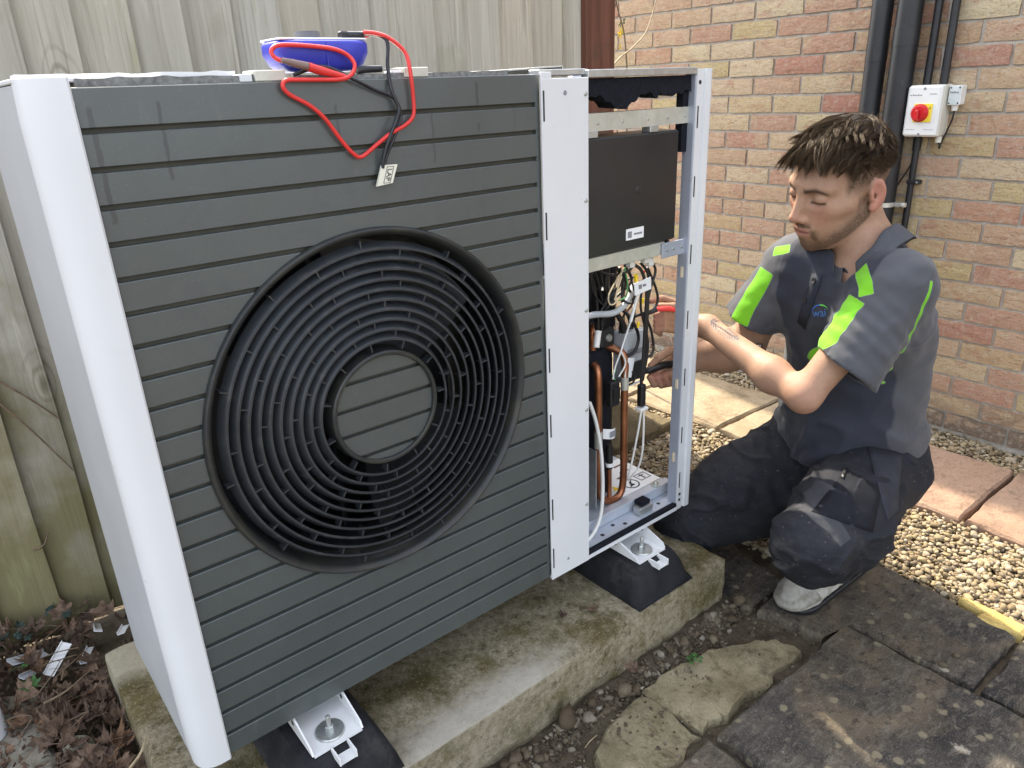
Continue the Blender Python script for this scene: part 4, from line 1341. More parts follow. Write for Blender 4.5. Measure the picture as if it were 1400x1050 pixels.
yt, yf = .006, -.0075
lead('red_lead', [(497, 44, .022), (515, 46, .018), (533, 53, .010), (554, 72, .004), (561, 99, yf), (565, 134, yf), (565, 158, yf), (554, 171, yf), (535, 182, yf - .004), (516, 197, yf), (495, 214, yf), (483, 210, yf), (466, 191, yf), (445, 163, yf), (423, 144, yf), (397, 130, yf), (387, 119, yf), (391, 110, yf), (410, 109, yf - .004), (435, 109, -.011), (473, 107, -.011), (485, 92, -.004), (477, 77, .004), (455, 67, .005), (411, 62, .006), (380, 62, .006), (371, 70, .004), (376, 79, .002), (387, 84, -.002)], .0028, M['lead_red'])
lead('black_lead', [(490, 46, .026), (510, 47, .022), (523, 51, .016), (530, 60, .010), (530, 90, .002), (535, 122, yf), (545, 148, yf - .004), (542, 163, yf - .006), (533, 187, yf - .006), (526, 210, yf - .004), (523, 230, yf - .002)], .0026, M['lead_black'])
lead('black_lead', [(400, 103, .004), (418, 96, .002), (435, 91, .0), (454, 94, -.002), (483, 108, yf - .003), (511, 122, yf), (537, 133, yf), (547, 151, yf), (547, 165, yf), (538, 190, yf - .002), (529, 212, yf), (525, 228, yf)], .0024, M['lead_black'])
MB().tube(spl([(385, 82, -.006), (400, 86, -.006), (421, 91, -.008)], None, 3), [.003, .0046, .0052], 10).build('probe_handle', simple('taupe_plastic', (.20, .13, .11), .5), mm, 50)
MB().tube(spl([(421, 91, -.008), (440, 97, -.008), (473, 105, -.009)], None, 3), [.0055, .0055, .0030], 10).build('red_probe', M['lead_red'], mm, 50)
MB().tube(spl([(488, 97, .01), (497, 95, .01), (521, 94, .01)], None, 3), [.0045, .005, .0045], 10).build('black_probe', M['lead_black'], mm, 50)
MB().tube(spl([(521, 94, .01), (545, 95, .012)], None, 2), .0012, 6).build('probe_tip', M['bolt'], mm)
p = at(469, 48, 1, .03)
MB().box(p[0] - .006, p[0] + .006, .024, .036, .9975, p[2] + .005, .002).tube([(p[0], .03, p[2]), (p[0] + .028, .028, p[2])], .005, 10).build('black_plug', M['lead_black'], mm, 40)
MB().box(p[0] + .006, p[0] + .016, .036, .046, .9975, p[2] - .002, .002).tube([(p[0] + .012, .041, p[2] - .004), (p[0] + .038, .03, p[2] + .001)], .0042, 10).build('red_plug', M['lead_red'], mm, 40)
# the tag on the leads
q0, q1, q2, q3 = [Vector(at(px, py, 1, -.0105)) for px, py in ((522, 226), (543.5, 224.5), (537, 250), (515.5, 255))]
V = [q0, q1, q2, q3] + [q + Vector((0, .0035, 0)) for q in (q0, q1, q2, q3)]
tg = MB().raw(V, [(0, 1, 2, 3), (7, 6, 5, 4)] + [(i, (i + 1) % 4, 4 + (i + 1) % 4, 4 + i) for i in range(4)]).build('lead_tag', simple('tag_cream', (.74, .72, .60), .5, vary=.04), mm)
ux = (q1 - q0).normalized(); uz = (q0 - q3).normalized()
ctr = (q0 + q1 + q2 + q3) / 4 + ux * .002
TM = Matrix(((-uz.x, ux.x, 0, ctr.x), (0, 0, -1, -.0110), (-uz.z, ux.z, 0, ctr.z), (0, 0, 0, 1)))
text_mesh('LAP', .0105, TM, M['ink'], tg)
fr = MB()
hw, hh, tk = .0118, .0055, .0006
for a, b, c, d in ((-hw, hw, hh - tk, hh), (-hw, hw, -hh, -hh + tk), (-hw, -hw + tk, -hh, hh), (hw - tk, hw, -hh, hh)):
    fr.box(a, b, c, d, 0, .0003, 0, TM)
fr.build('printed_frame', M['ink'], tg)

# ================================================================== pipes and switch on the wall
def vpipe(px, py, xc, r, z0, z1, name, label, cat, seg=20, joints=()):
    p = at(px, py, 0, xc)
    t_ = thing(name, (xc, p[1], z0), label, cat)
    MB().tube([(xc, p[1], z0), (xc, p[1], z1)], r, seg).build('pipe_run', M['pipe'], t_, 60)
    for z in joints:
        MB().lathe([(r, 0), (r + .0008, .0005), (r + .0008, .055), (r, .0555)], Matrix.Translation((xc, p[1], z)), seg).build('coupling', M['pipe'], t_, 40)
    return t_, p[1]


d1, y1 = vpipe(1195, 100, WX - .045, .0315, GZ - .02, 2.2, 'soil_pipe', 'thick black pipe on the brick wall, left one of the pair behind the head', 'pipe', joints=(.96,))
d2, y2 = vpipe(1232, 100, WX - .048, .0365, GZ - .02, 2.2, 'soil_pipe', 'thickest black pipe on the brick wall, next to the white switch box', 'pipe', joints=(1.0,))
cp = at(1212, 279, 0, WX - .05)
MB().lathe([(.0367, 0), (.040, .0), (.040, .014), (.0367, .014)], Matrix.Translation((WX - .048, y2, cp[2] - .007)), 24, True).box(WX - .056, WX - .040, y2 - .075, y2 - .038, cp[2] - .006, cp[2] + .008, .002).build('pipe_clip', M['galv_clip'], d2, 40)
MB().cyl((WX - .075, y2 - .062, cp[2] + .001), (WX - .03, y2 - .062, cp[2] + .001), .004, .004, 8).build('clip_bolt', M['bolt'], d2)

XF = WX - .072
c0, c1, c2 = at(1242, 117, 0, XF), at(1290, 116, 0, XF), at(1236, 187, 0, XF)
yl, yr, zt, zb = c0[1], c1[1], c0[2], c2[2]
sw = thing('isolator_switch', (WX, (yl + yr) / 2, zb), 'white rotary isolator box with red knob fixed on the brick wall', 'switch box')
MB().box(XF + .016, WX + .003, yr, yl, zb, zt, .004).build('box_back', M['switch_shaded'], sw, 30)
fc = MB().box(XF, XF + .0158, yr + .001, yl - .001, zb + .001, zt - .001, .006).build('front_cover', M['switch_white'], sw, 30)
ym, zm = (yl + yr) / 2, zb + (zt - zb) * .47
Rx = Matrix(((0, 0, -1, 0), (-1, 0, 0, 0), (0, 1, 0, 0), (0, 0, 0, 1)))        # local z -> -x, local x -> -y
hs_ = .0265
MB().box(XF - .003, XF, ym - hs_ - .004, ym + hs_ - .004, zm - hs_, zm + hs_, .001).build('yellow_plate', M['switch_yellow'], sw)
kb = MB().lathe([(0, .012), (.019, .012), (.0205, .010), (.023, .003), (.026, .002), (.0262, 0)], Matrix.Translation((XF - .003, ym + .004, zm)) @ Rx, 32).build('rotary_knob', M['switch_red'], sw, 40)
MB().box(-.0055, .0055, -.021, .010, .0122, .026, .003, Matrix.Translation((XF - .003, ym + .004, zm)) @ Rx).build('knob_grip', M['switch_red'], kb, 30)
for z in (zt - .010, zb + .008):
    MB().lathe([(0, .0012), (.0035, .0012), (.0042, 0)], Matrix.Translation((XF, ym, z)) @ Rx, 14).build('cover_screw', M['grey_ink'], sw)
for a, b, z, hgt in ((.10, .46, .80, .0035), (.66, .88, .82, .003), (.10, .38, .14, .002), (.62, .92, .14, .002)):
    n = 5
    for i in range(n):
        y_a = yl - (yl - yr) * (a + (b - a) * i / n); y_b = yl - (yl - yr) * (a + (b - a) * (i + .72) / n)
        MB().box(XF - .0004, XF - .0001, y_b, y_a, zb + (zt - zb) * z, zb + (zt - zb) * z + hgt * (1 if i % 2 else .75)).build('small_print', M['grey_ink'], fc)
text_mesh('O', .009, Matrix.Translation((XF - .0036, ym - .024, zm + .014)) @ Rx, M['ink'], sw)
# cable glands, tails
gy = at(1283, 190, 0, WX - .03)[1]
MB().cyl((WX - .03, gy, zb - .018), (WX - .03, gy, zb), .0085, .0095, 12).build('cable_gland', M['switch_shaded'], sw, 40)
# little junction box to its right
XJ = WX - .034
j0, j1, j2 = at(1299, 117, 0, XJ), at(1316, 117, 0, XJ), at(1299, 144, 0, XJ)
jb = thing('junction_box', (WX, (j0[1] + j1[1]) / 2, j2[2]), 'small pale junction box beside the isolator on the wall', 'junction box')
MB().box(XJ, WX + .003, j1[1], j0[1], j2[2], j0[2], .003).build('box_body', M['switch_white'], jb, 30)
MB().box(XJ - .002, XJ - .0002, j1[1] + .001, j0[1] - .001, j2[2] + .001, j0[2] - .001, .001).build('box_lid', simple('junction_lid', (.60, .64, .62), .4), jb)
for yy in (j1[1] + .005, j0[1] - .005):
    for zz_ in (j2[2] + .006, j0[2] - .006):
        MB().lathe([(0, .001), (.002, .001), (.0026, 0)], Matrix.Translation((XJ - .002, yy, zz_)) @ Rx, 10).build('lid_screw', M['ink'], jb)
text_mesh('Vaillant', .0085, Matrix.Translation((XJ - .0023, (j0[1] + j1[1]) / 2 + .001, j0[2] - .019)) @ Rx, M['ink'], jb)
jy = (j0[1] + j1[1]) / 2
MB().cyl((WX - .018, jy, j2[2] - .016), (WX - .018, jy, j2[2]), .008, .010, 12).build('gland', M['switch_white'], jb, 40)
MB().tube(catmull([(WX - .018, jy, j2[2] - .014), (WX - .018, jy + .003, j2[2] - .045), (WX - .02, jy + .022, zb - .02), (WX - .026, (jy + gy) / 2 + .01, zb - .034), (WX - .03, gy - .008, zb - .028), (WX - .03, gy, zb - .016)], 7), .0028, 8).build('cable', M['cable'], jb, 60)
# conduits
k1, _ = vpipe(1271, 90, WX - .022, .0115, zt, 2.2, 'conduit', 'thin black conduit entering the isolator top, the left of two', 'conduit', 14, (zt,))
k2, _ = vpipe(1294, 90, WX - .022, .0115, zt, 2.2, 'conduit', 'thin black conduit entering the isolator top, the right of two', 'conduit', 14, (zt,))
p = at(1254, 196, 0, WX - .016)
k3 = thing('conduit', (WX - .016, p[1], GZ), 'thin black conduit running down the wall from the isolator', 'conduit')
MB().tube([(WX - .016, p[1], GZ), (WX - .016, p[1], zb)], .0098, 14).build('pipe_run', M['pipe'], k3, 60)
MB().lathe([(.0098, 0), (.0125, 0), (.0135, .04), (.0098, .04)], Matrix.Translation((WX - .016, p[1], zb - .045)), 14).build('coupling', M['pipe'], k3, 40)
q = at(1246, 248, 0, WX - .01)
MB().box(WX - .027, WX - .004, p[1] - .030, p[1] + .012, q[2] - .007, q[2] + .007, .003).build('saddle_clip', M['pipe'], k3)
MB().cyl((WX - .020, p[1] - .022, q[2]), (WX - .0285, p[1] - .022, q[2]), .0035, .0035, 10).build('clip_screw', M['bolt'], k3)
cbp = [at(x_, y_, 0, WX - .012) for x_, y_ in ((1251, 200), (1249, 216), (1241, 232), (1229, 250), (1220, 266))]
tag(MB().tube(catmull(cbp, 6), .0024, 8).build('thin_cable', M['cable'], None, 60), 'thin black cable looping from below the isolator to the thick pipe', 'cable')

# ================================================================== implicit-surface modeller for the person
class Field:
    def __init__(s, lo, hi, h):
        s.lo = np.array(lo, float); s.h = h
        s.n = np.ceil((np.array(hi, float) - s.lo) / h).astype(int) + 1
        s.ax = [s.lo[i] + h * np.arange(s.n[i]) for i in range(3)]
        s.d = np.full(tuple(s.n), 1.0, np.float32)

    def _win(s, lo, hi, pad):
        a = np.clip(np.floor((np.array(lo) - pad - s.lo) / s.h).astype(int), 0, s.n)
        b = np.clip(np.ceil((np.array(hi) + pad - s.lo) / s.h).astype(int) + 1, 0, s.n)
        sl_ = tuple(slice(a[i], b[i]) for i in range(3))
        P = [s.ax[0][sl_[0]][:, None, None].astype(np.float32), s.ax[1][sl_[1]][None, :, None].astype(np.float32), s.ax[2][sl_[2]][None, None, :].astype(np.float32)]
        return sl_, P

    def comb(s, sl_, v, k, op):
        c = s.d[sl_]
        if c.size == 0: return
        if op == 'sub':
            v = -v
            if k > 0:
                h_ = np.clip(k - np.abs(c - v), 0, None) / k
                r = np.maximum(c, v) + h_ * h_ * k * .25
            else: r = np.maximum(c, v)
        else:
            if k > 0:
                h_ = np.clip(k - np.abs(c - v), 0, None) / k
                r = np.minimum(c, v) - h_ * h_ * k * .25
            else: r = np.minimum(c, v)
        s.d[sl_] = r

    def cone(s, a, b, r1, r2, k=.02, op='add'):
        a, b = np.array(a, float), np.array(b, float)
        m = max(r1, r2)
        sl_, P = s._win(np.minimum(a, b), np.maximum(a, b), m + k + 3 * s.h)
        ba = b - a; L = ba @ ba + 1e-12
        t = np.clip(sum((P[i] - a[i]) * ba[i] for i in range(3)) / L, 0, 1)
        q = sum((P[i] - a[i] - t * ba[i]) ** 2 for i in range(3))
        s.comb(sl_, np.sqrt(q) - (r1 + (r2 - r1) * t), k, op)
        return s

    def chain(s, pts, rs, k=.02, op='add'):
        for i in range(len(pts) - 1):
            s.cone(pts[i], pts[i + 1], rs[i], rs[i + 1], k, op)
        return s

    def ell(s, c, r, R=None, k=.02, op='add'):
        c = np.array(c, float); r = np.array(r, float)
        R = np.eye(3) if R is None else R                # columns: axes of the ellipsoid
        sl_, P = s._win(c, c, r.max() + k + 3 * s.h)
        D = [P[i] - c[i] for i in range(3)]
        q = [sum(D[i] * R[i, j] for i in range(3)) for j in range(3)]
        k0 = np.sqrt(sum((q[j] / r[j]) ** 2 for j in range(3)))
        k1 = np.sqrt(sum((q[j] / r[j] ** 2) ** 2 for j in range(3))) + 1e-9
        s.comb(sl_, k0 * (k0 - 1) / k1, k, op)
        return s

    def halfspace(s, p, n, k=0.0):
        """cut away everything on the +n side of p"""
        n = np.array(n, float); n /= np.linalg.norm(n)
        sl_ = tuple(slice(0, q) for q in s.n)
        P = [s.ax[0][:, None, None], s.ax[1][None, :, None], s.ax[2][None, None, :]]
        v = sum((P[i] - p[i]) * n[i] for i in range(3)).astype(np.float32)
        s.comb(sl_, -v, k, 'sub')
        return s

    def noise(s, fn):
        P = np.meshgrid(*s.ax, indexing='ij')
        m = np.abs(s.d) < .03
        q = [p[m] for p in P]
        s.d[m] += fn(*q).astype(np.float32)
        return s

    def sample(s, pts):
        p = (np.asarray(pts, float) - s.lo) / s.h
        i = np.clip(np.floor(p).astype(int), 0, s.n - 2); f = p - i
        r = 0
        for dx in (0, 1):
            for dy in (0, 1):
                for dz in (0, 1):
                    w = (f[:, 0] if dx else 1 - f[:, 0]) * (f[:, 1] if dy else 1 - f[:, 1]) * (f[:, 2] if dz else 1 - f[:, 2])
                    r = r + w * s.d[i[:, 0] + dx, i[:, 1] + dy, i[:, 2] + dz]
        return r

    def grad(s, pts, e=None):
        e = e or s.h
        pts = np.asarray(pts, float)
        g = np.stack([s.sample(pts + np.eye(3)[i] * e) - s.sample(pts - np.eye(3)[i] * e) for i in range(3)], -1)
        return g / (np.linalg.norm(g, axis=1, keepdims=True) + 1e-9)

    def hit(s, px, py, d0=.9, d1=2.4):
        ds = np.arange(d0, d1, .002)
        pts = np.array([W(px, py, q) for q in ds])
        inside = np.all((pts > s.lo) & (pts < s.lo + s.h * (s.n - 1)), axis=1)
        v = np.where(inside, s.sample(pts), 1)
        j = np.argmax(v < 0)
        return pts[j] if v[j] < 0 else None

    def mesh(s):
        d = s.d
        n = s.n
        c = [d[i:n[0] - 1 + i, j:n[1] - 1 + j, k:n[2] - 1 + k] for i in (0, 1) for j in (0, 1) for k in (0, 1)]
        neg = sum((q < 0).astype(np.int8) for q in c)
        I = np.argwhere((neg > 0) & (neg < 8))
        Dv = np.stack([d[I[:, 0] + i, I[:, 1] + j, I[:, 2] + k] for i in (0, 1) for j in (0, 1) for k in (0, 1)], -1)
        C = np.array([(i, j, k) for i in (0, 1) for j in (0, 1) for k in (0, 1)], float)
        acc = np.zeros((len(I), 3)); cnt = np.zeros(len(I))
        for a in range(8):
            for b in range(a + 1, 8):
                if np.abs(C[a] - C[b]).sum() != 1: continue
                m = (Dv[:, a] < 0) != (Dv[:, b] < 0)
                t_ = Dv[m, a] / (Dv[m, a] - Dv[m, b])
                acc[m] += C[a] + t_[:, None] * (C[b] - C[a]); cnt[m] += 1
        V = s.lo + s.h * (I + acc / cnt[:, None])
        idx = np.full(tuple(n - 1), -1, np.int64); idx[tuple(I.T)] = np.arange(len(I))
        F = []
        sg = d < 0
        for ax in range(3):
            o = [q for q in range(3) if q != ax]
            s0 = [slice(1, n[q] - 1) for q in range(3)]; s0[ax] = slice(0, n[ax] - 1)
            s1 = list(s0); s1[ax] = slice(1, n[ax])
            A, B = sg[tuple(s0)], sg[tuple(s1)]
            for val in (True, False):
                E = np.argwhere((A == val) & (B != val))
                off = np.ones(3, int); off[ax] = 0
                E = E + off
                e0, e1 = np.eye(3, dtype=int)[o[0]], np.eye(3, dtype=int)[o[1]]
                q = [E - e0 - e1, E - e1, E, E - e0]
                f = np.stack([idx[tuple(t_.T)] for t_ in q], -1)
                if (val) ^ (ax == 1): F.append(f)
                else: F.append(f[:, ::-1])
        F = np.concatenate(F)
        F = F[(F >= 0).all(1)]
        return V, F


def polydist(P, pts):
    """distance from points P (n,3) to a polyline"""
    best = np.full(len(P), 9.0)
    for a, b in zip(pts[:-1], pts[1:]):
        ba = b - a; t_ = np.clip(((P - a) @ ba) / (ba @ ba + 1e-12), 0, 1)
        best = np.minimum(best, np.linalg.norm(P - a - t_[:, None] * ba, axis=1))
    return best


def strip(P, pts, w):
    """signed distance to a strip of half width w with square ends"""
    d = polydist(P, pts) - w
    a, b = pts[0] - pts[1], pts[-1] - pts[-2]
    d = np.maximum(d, np.where(np.linalg.norm(P - pts[0], axis=1) < 2.5 * w, (P - pts[0]) @ (a / np.linalg.norm(a)), -1))
    return np.maximum(d, np.where(np.linalg.norm(P - pts[-1], axis=1) < 2.5 * w, (P - pts[-1]) @ (b / np.linalg.norm(b)), -1))


def set_attr(me, name, arr):
    a = me.attributes.new(name, 'FLOAT', 'POINT')
    a.data.foreach_set('value', np.asarray(arr, np.float32))


def field_obj(name, fld, mat, parent, attrs=None):
    V, F = fld.mesh()
    me = fast_mesh(name, V, F, mat, True)
    if attrs:
        for k_, fn in attrs.items():
            set_attr(me, k_, fn(V))
    return obj(name, me, parent), V


# ------------------------------------------------------------------ joints
def cam_dir(v):
    q = ROT @ np.array(v, float)
    return q / np.linalg.norm(q)


hF = np.array([-.934, .286, -.216]); hF /= np.linalg.norm(hF)
hU = np.array([-.236, -.039, .971]); hU = hU - hF * (hU @ hF); hU /= np.linalg.norm(hU)
hL = np.cross(hU, hF)                                     # the person's left
if hL @ np.array([0, -1, 0]) < 0: hL = -hL
HR = np.stack([hF, hL, hU], 1)
H0 = W(1147, 251.5, 1.475)


def hd(f, l, u):
    return H0 + hF * f + hL * l + hU * u


shN, shF = W(1228, 392, 1.39), W(1078, 362, 1.60)
elN, elF = W(1099, 541, 1.45), W(1016, 474, 1.74)
wrN, wrF = W(968, 447, 1.665), W(948, 491, 1.735)
nb = W(1190, 345, 1.50)
hipN, hipF = np.array([1.405, -.285, .10]), np.array([1.40, -.135, .085])
knN, anN = np.array([1.055, -.335, .062]), np.array([1.37, -.285, -.095])
knF, anF = np.array([1.170, .045, -.105]), np.array([1.50, -.08, -.135])

# ------------------------------------------------------------------ skin material
t = NT('skin')
c = t.mix(t.rng(t.noise(22, 5, .6), .3, .7), (.325, .188, .120), (.40, .245, .160))
c = t.mix(t.rng(t.noise(170, 4, .7), .48, .66, 0, .35), c, (.33, .145, .095))
c = t.mix(t.rng(t.noise(45, 5, .65), .52, .66, 0, .25), c, (.42, .27, .17))
c = t.mix(t.math('MULTIPLY', t.attr('rosy'), .55), c, (.50, .17, .13))
c = t.mix(t.math('MULTIPLY', t.attr('lip'), .75), c, (.40, .145, .12))
hairy = t.math('MULTIPLY', t.attr('beard'), t.rng(t.noise(420, 3, .7), .25, .6, .45, 1))
c = t.mix(hairy, c, (.045, .027, .017))
c = t.mix(t.attr('brow'), c, (.030, .018, .012))
t.set(c, t.rng(t.noise(60, 4), .3, .7, .52, .68), 0, .32)
t.b.inputs['Subsurface Weight'].default_value = .14
t.b.inputs['Subsurface Radius'].default_value = (.010, .004, .002)
t.b.inputs['Subsurface Scale'].default_value = .3
t.bump(t.noise(520, 4, .65), .35, .0010)
M['skin'] = t.m

person = thing('person', (1.35, -.2, GZ), 'person in grey and lime polo shirt crouching at the open heat pump', 'person')

# ------------------------------------------------------------------ body: head, neck, arms and hands in one surface
B = Field((.98, -.46, .18), (1.50, .22, .88), .0026)
# torso core under the shirt
B.cone((1.385, -.21, .22), (1.345, -.22, .44), .07, .08, .03)
B.cone(shN + [.03, .02, -.015], shF + [.03, -.02, -.015], .034, .034, .03)
B.cone((1.345, -.22, .44), nb, .07, .052, .04)
# neck and head
B.cone(nb + [.01, 0, -.03], hd(-.028, 0, -.055), .056, .056, .03)
B.ell(hd(-.012, 0, .036), (.096, .0745, .086), HR, .02)
B.ell(hd(.024, 0, -.020), (.073, .0585, .088), HR, .03)
B.ell(hd(.032, 0, -.066), (.056, .046, .042), HR, .03)
for s in (-1, 1):
    B.cone(hd(-.004, s * .050, -.045), hd(.054, s * .024, -.094), .016, .013, .025)      # jaw
    B.cone(hd(.062, s * .044, -.020), hd(.035, s * .056, -.020), .012, .012, .025)       # cheekbone
    B.cone(hd(.088, s * .014, .022), hd(.070, s * .047, .020), .0085, .0085, .016)       # brow ridge
B.cone(hd(.070, 0, -.102), hd(.078, 0, -.096), .0155, .0125, .018)                       # chin
for s in (-1, 1):
    B.ell(hd(.101, s * .031, .002), (.0225, .0180, .0122), HR, .012, 'sub')                # eye sockets
    B.ell(hd(.0755, s * .0325, .001), (.0135, .0150, .0120), HR, .004)                   # lids over the eyeballs
    B.cone(hd(.0885, s * .020, -.0055), hd(.081, s * .046, -.0065), .0014, .0012, .003, 'sub')   # lid slit
B.cone(hd(.087, 0, .016), hd(.111, 0, -.033), .0066, .0092, .012)                        # nose
B.ell(hd(.110, 0, -.036), (.0100, .0098, .0088), HR, .006)
for s in (-1, 1):
    B.ell(hd(.098, s * .0112, -.041), (.0095, .0070, .0072), HR, .006)
    B.ell(hd(.1015, s * .0066, -.0478), (.0042, .0032, .0030), HR, .002, 'sub')
B.ell(hd(.079, 0, -.065), (.015, .026, .016), HR, .015)                                  # mouth mound
B.cone(hd(.0890, -.019, -.0645), hd(.0950, 0, -.0605), .0038, .0052, .004); B.cone(hd(.0890, .019, -.0645), hd(.0950, 0, -.0605), .0038, .0052, .004)
B.cone(hd(.0870, -.016, -.072), hd(.0925, 0, -.0735), .0042, .0062, .004); B.cone(hd(.0870, .016, -.072), hd(.0925, 0, -.0735), .0042, .0062, .004)
B.cone(hd(.1000, -.0, -.0668), hd(.0920, .023, -.0680), .0012, .0010, .002, 'sub'); B.cone(hd(.1000, 0, -.0668), hd(.0920, -.023, -.0680), .0012, .0010, .002, 'sub')
for s in (-1, 1):                                                                        # ears
    E3 = np.stack([hF * .93 + hL * s * -.36, hL * s * .93 + hF * .36, hU], 1)
    B.ell(hd(-.018, s * .0790, -.008), (.0165, .0070, .0300), E3, .006)
    B.ell(hd(-.013, s * .0875, -.003), (.0110, .0085, .0205), E3, .003, 'sub')
    B.cone(hd(-.006, s * .090, -.012), hd(-.012, s * .072, -.012), .0075, .0055, .002, 'sub')
    B.ell(hd(-.010, s * .0780, -.034), (.0085, .0060, .0095), E3, .005)
    B.cone(hd(-.006, s * .0785, -.016), hd(-.004, s * .0780, -.004), .0042, .0036, .004)
# arms
B.chain([shN + [.012, .012, -.01], elN], [.042, .0305], .03)
mid = elN * .70 + wrN * .30
B.chain([elN, mid + [0, 0, -.004], wrN], [.0265, .0335, .0235], .025)
B.cone(elN, elN + (elN - shN) / np.linalg.norm(elN - shN) * .010 + np.array([.010, 0, -.006]), .024, .016, .02)
B.chain([shF + [.012, -.01, -.01], elF], [.040, .040], .03)
midF = elF * .6 + wrF * .4
B.chain([elF, midF, wrF], [.044, .044, .029], .03)


def Wp(l):
    return [W(*q) for q in l]


# near (left) hand: pinching a test probe
B.cone(wrN, W(940, 441, 1.69), .0245, .0235, .02)
B.cone(W(938, 434, 1.69), W(922, 436, 1.70), .0190, .0165, .015)
for i in range(4):
    z_ = i * 8.0
    B.chain(Wp([(928, 428 + z_, 1.688 + .003 * i), (909, 427 + z_ * .95, 1.668), (897, 431 + z_ * .88, 1.676), (903, 438 + z_ * .80, 1.694)]), [.0080, .0072, .0068, .0058], .0015)
B.chain(Wp([(944, 430, 1.705), (924, 414, 1.715), (906, 408, 1.715), (890, 412, 1.705)]), [.0110, .0085, .0076, .0060], .003)     # index, stretched along the probe
B.chain(Wp([(942, 426, 1.680), (921, 419, 1.668), (903, 418, 1.668)]), [.0120, .0088, .0070], .003)                             # thumb
# far (right) hand: fist round a black handled tool
B.cone(wrF, W(930, 492, 1.75), .0265, .0235, .02)
B.cone(W(928, 489, 1.75), W(914, 499, 1.76), .0200, .0170, .015)
for i, (kx, ky) in enumerate(((893, 508), (903, 509), (913, 507), (922, 503))):
    B.chain(Wp([(kx + 14, ky - 5, 1.775), (kx + 3, ky - 1, 1.738), (kx - 4, ky + 8, 1.718), (kx + 1, ky + 18, 1.722), (kx + 9, ky + 17, 1.745)]), [.0084, .0082, .0080, .0074, .0062], .0015)
B.chain(Wp([(932, 480, 1.735), (914, 480, 1.715), (901, 489, 1.708), (889, 500, 1.712)]), [.0140, .0100, .0090, .0068], .004)    # thumb


def head_local(V):
    q = V - H0
    return q @ hF, q @ hL, q @ hU


def sm(x, a, b):
    t_ = np.clip((x - a) / (b - a), 0, 1)
    return t_ * t_ * (3 - 2 * t_)


def a_beard(V):
    f, l, u = head_local(V)
    n = .25 * vnoise(f * 120, l * 120, u * 120, 2)
    al = np.abs(l)
    edge = -.054 - .74 * np.clip(f, -.02, .08)                                             # the lower edge of the jaw
    hgt = u - edge
    jaw = sm(hgt, -.012, .0) * sm(.042 - hgt, 0, .034) * sm(f, -.022, -.004)
    side = sm(al, .040, .050) * sm(f, -.012, .004) * sm(.026 - f, 0, .016) * sm(-u, -.006, .02) * sm(hgt, -.01, 0)
    mou = np.exp(-((u + .0545) / .0058) ** 2) * sm(.028 - al, 0, .008) * sm(f, .070, .085)
    gob = sm(.013 - al, 0, .008) * sm(-u, .079, .086) * sm(f, .06, .075)
    sides = np.exp(-((al - .026) / .0065) ** 2) * sm(-u, .056, .066) * sm(f, .060, .078) * .8
    b = np.clip(np.maximum.reduce([jaw * 1.0, side * .65, mou * .9, gob * .9, sides]) * (1 + n * 1.2), 0, 1)
    head = (np.abs(l) < .1) & (u > -.135) & (f > -.12)
    # faded hair at the temples and round the back
    fade = sm(u, -.014, .026) * sm(.050 - f + .10 * np.clip(u - .03, 0, 1), 0, .014) + sm(u, -.050, .012) * sm(-f, .040, .062)
    fade = np.clip(fade, 0, 1) * sm(np.maximum(al / .055, -f / .07), .85, 1.05)
    ear = (np.abs(f + .018) < .024) & (al > .0745) & (np.abs(u + .012) < .036)
    lips = (np.abs(u + .067) < .0095) & (al < .021) & (f > .083)
    out = np.clip(np.where(lips, 0, b), 0, .82)
    out = np.maximum(out, np.clip(fade * (.92 + n), 0, .94))
    out = np.where(ear, 0, out)
    return np.where(head, out, 0)


def a_brow_shade(V):
    f, l, u = head_local(V)
    al = np.abs(l)
    arch = .0165 + .004 * np.clip((al - .012) / .02, 0, 1) - .008 * np.clip((al - .034) / .018, 0, 1)
    b = np.exp(-((u - arch) / (.0050 - .0018 * np.clip((al - .03) / .02, 0, 1))) ** 2) * sm(al, .008, .014) * sm(.055 - al, 0, .008) * sm(f, .05, .06)
    lash = np.exp(-((u + .0065 - .0006) / (.0020 + .022 * np.clip(al - .030, 0, .016) * 2)) ** 2) * sm(al, .0165, .020) * sm(.0495 - al, 0, .004) * sm(f, .066, .074)
    nos = np.exp(-((u + .049) / .003) ** 2 - ((al - .0068) / .003) ** 2) * sm(f, .09, .097) * .8  # nostril shade painted into the skin colour
    mouth = np.exp(-((u + .0672) / .0013) ** 2) * sm(.023 - al, 0, .004) * sm(f, .084, .090) * .8  # shade between the lips painted as a dark line
    return np.clip(np.maximum.reduce([b * .88, lash * .95, nos, mouth]), 0, 1)


def a_lip(V):
    f, l, u = head_local(V)
    return np.exp(-((u + .0668) / .0078) ** 4) * sm(.0225 - np.abs(l), 0, .008) * sm(f, .082, .088)


def a_rosy(V):
    f, l, u = head_local(V)
    al = np.abs(l)
    r = np.exp(-((f - .075) ** 2 + (al - .035) ** 2 + (u + .032) ** 2) / .0006) * .5 + np.exp(-((f - .112) ** 2 + al ** 2 + (u + .038) ** 2) / .00025) * .6
    ear = sm(al, .074, .080) * (np.abs(f + .018) < .03) * (np.abs(u + .01) < .045) * .8
    tips = np.zeros(len(V))
    for p_ in Wp([(897, 433, 1.67), (897, 441, 1.67), (893, 414, 1.715), (890, 511, 1.715), (899, 515, 1.715), (908, 515, 1.715)]):
        tips = np.maximum(tips, np.exp(-((V - p_) ** 2).sum(1) / .00035))
    elb = np.exp(-((V - elN) ** 2).sum(1) / .0014) * .35
    return np.clip(r + ear + .8 * tips + elb, 0, 1)


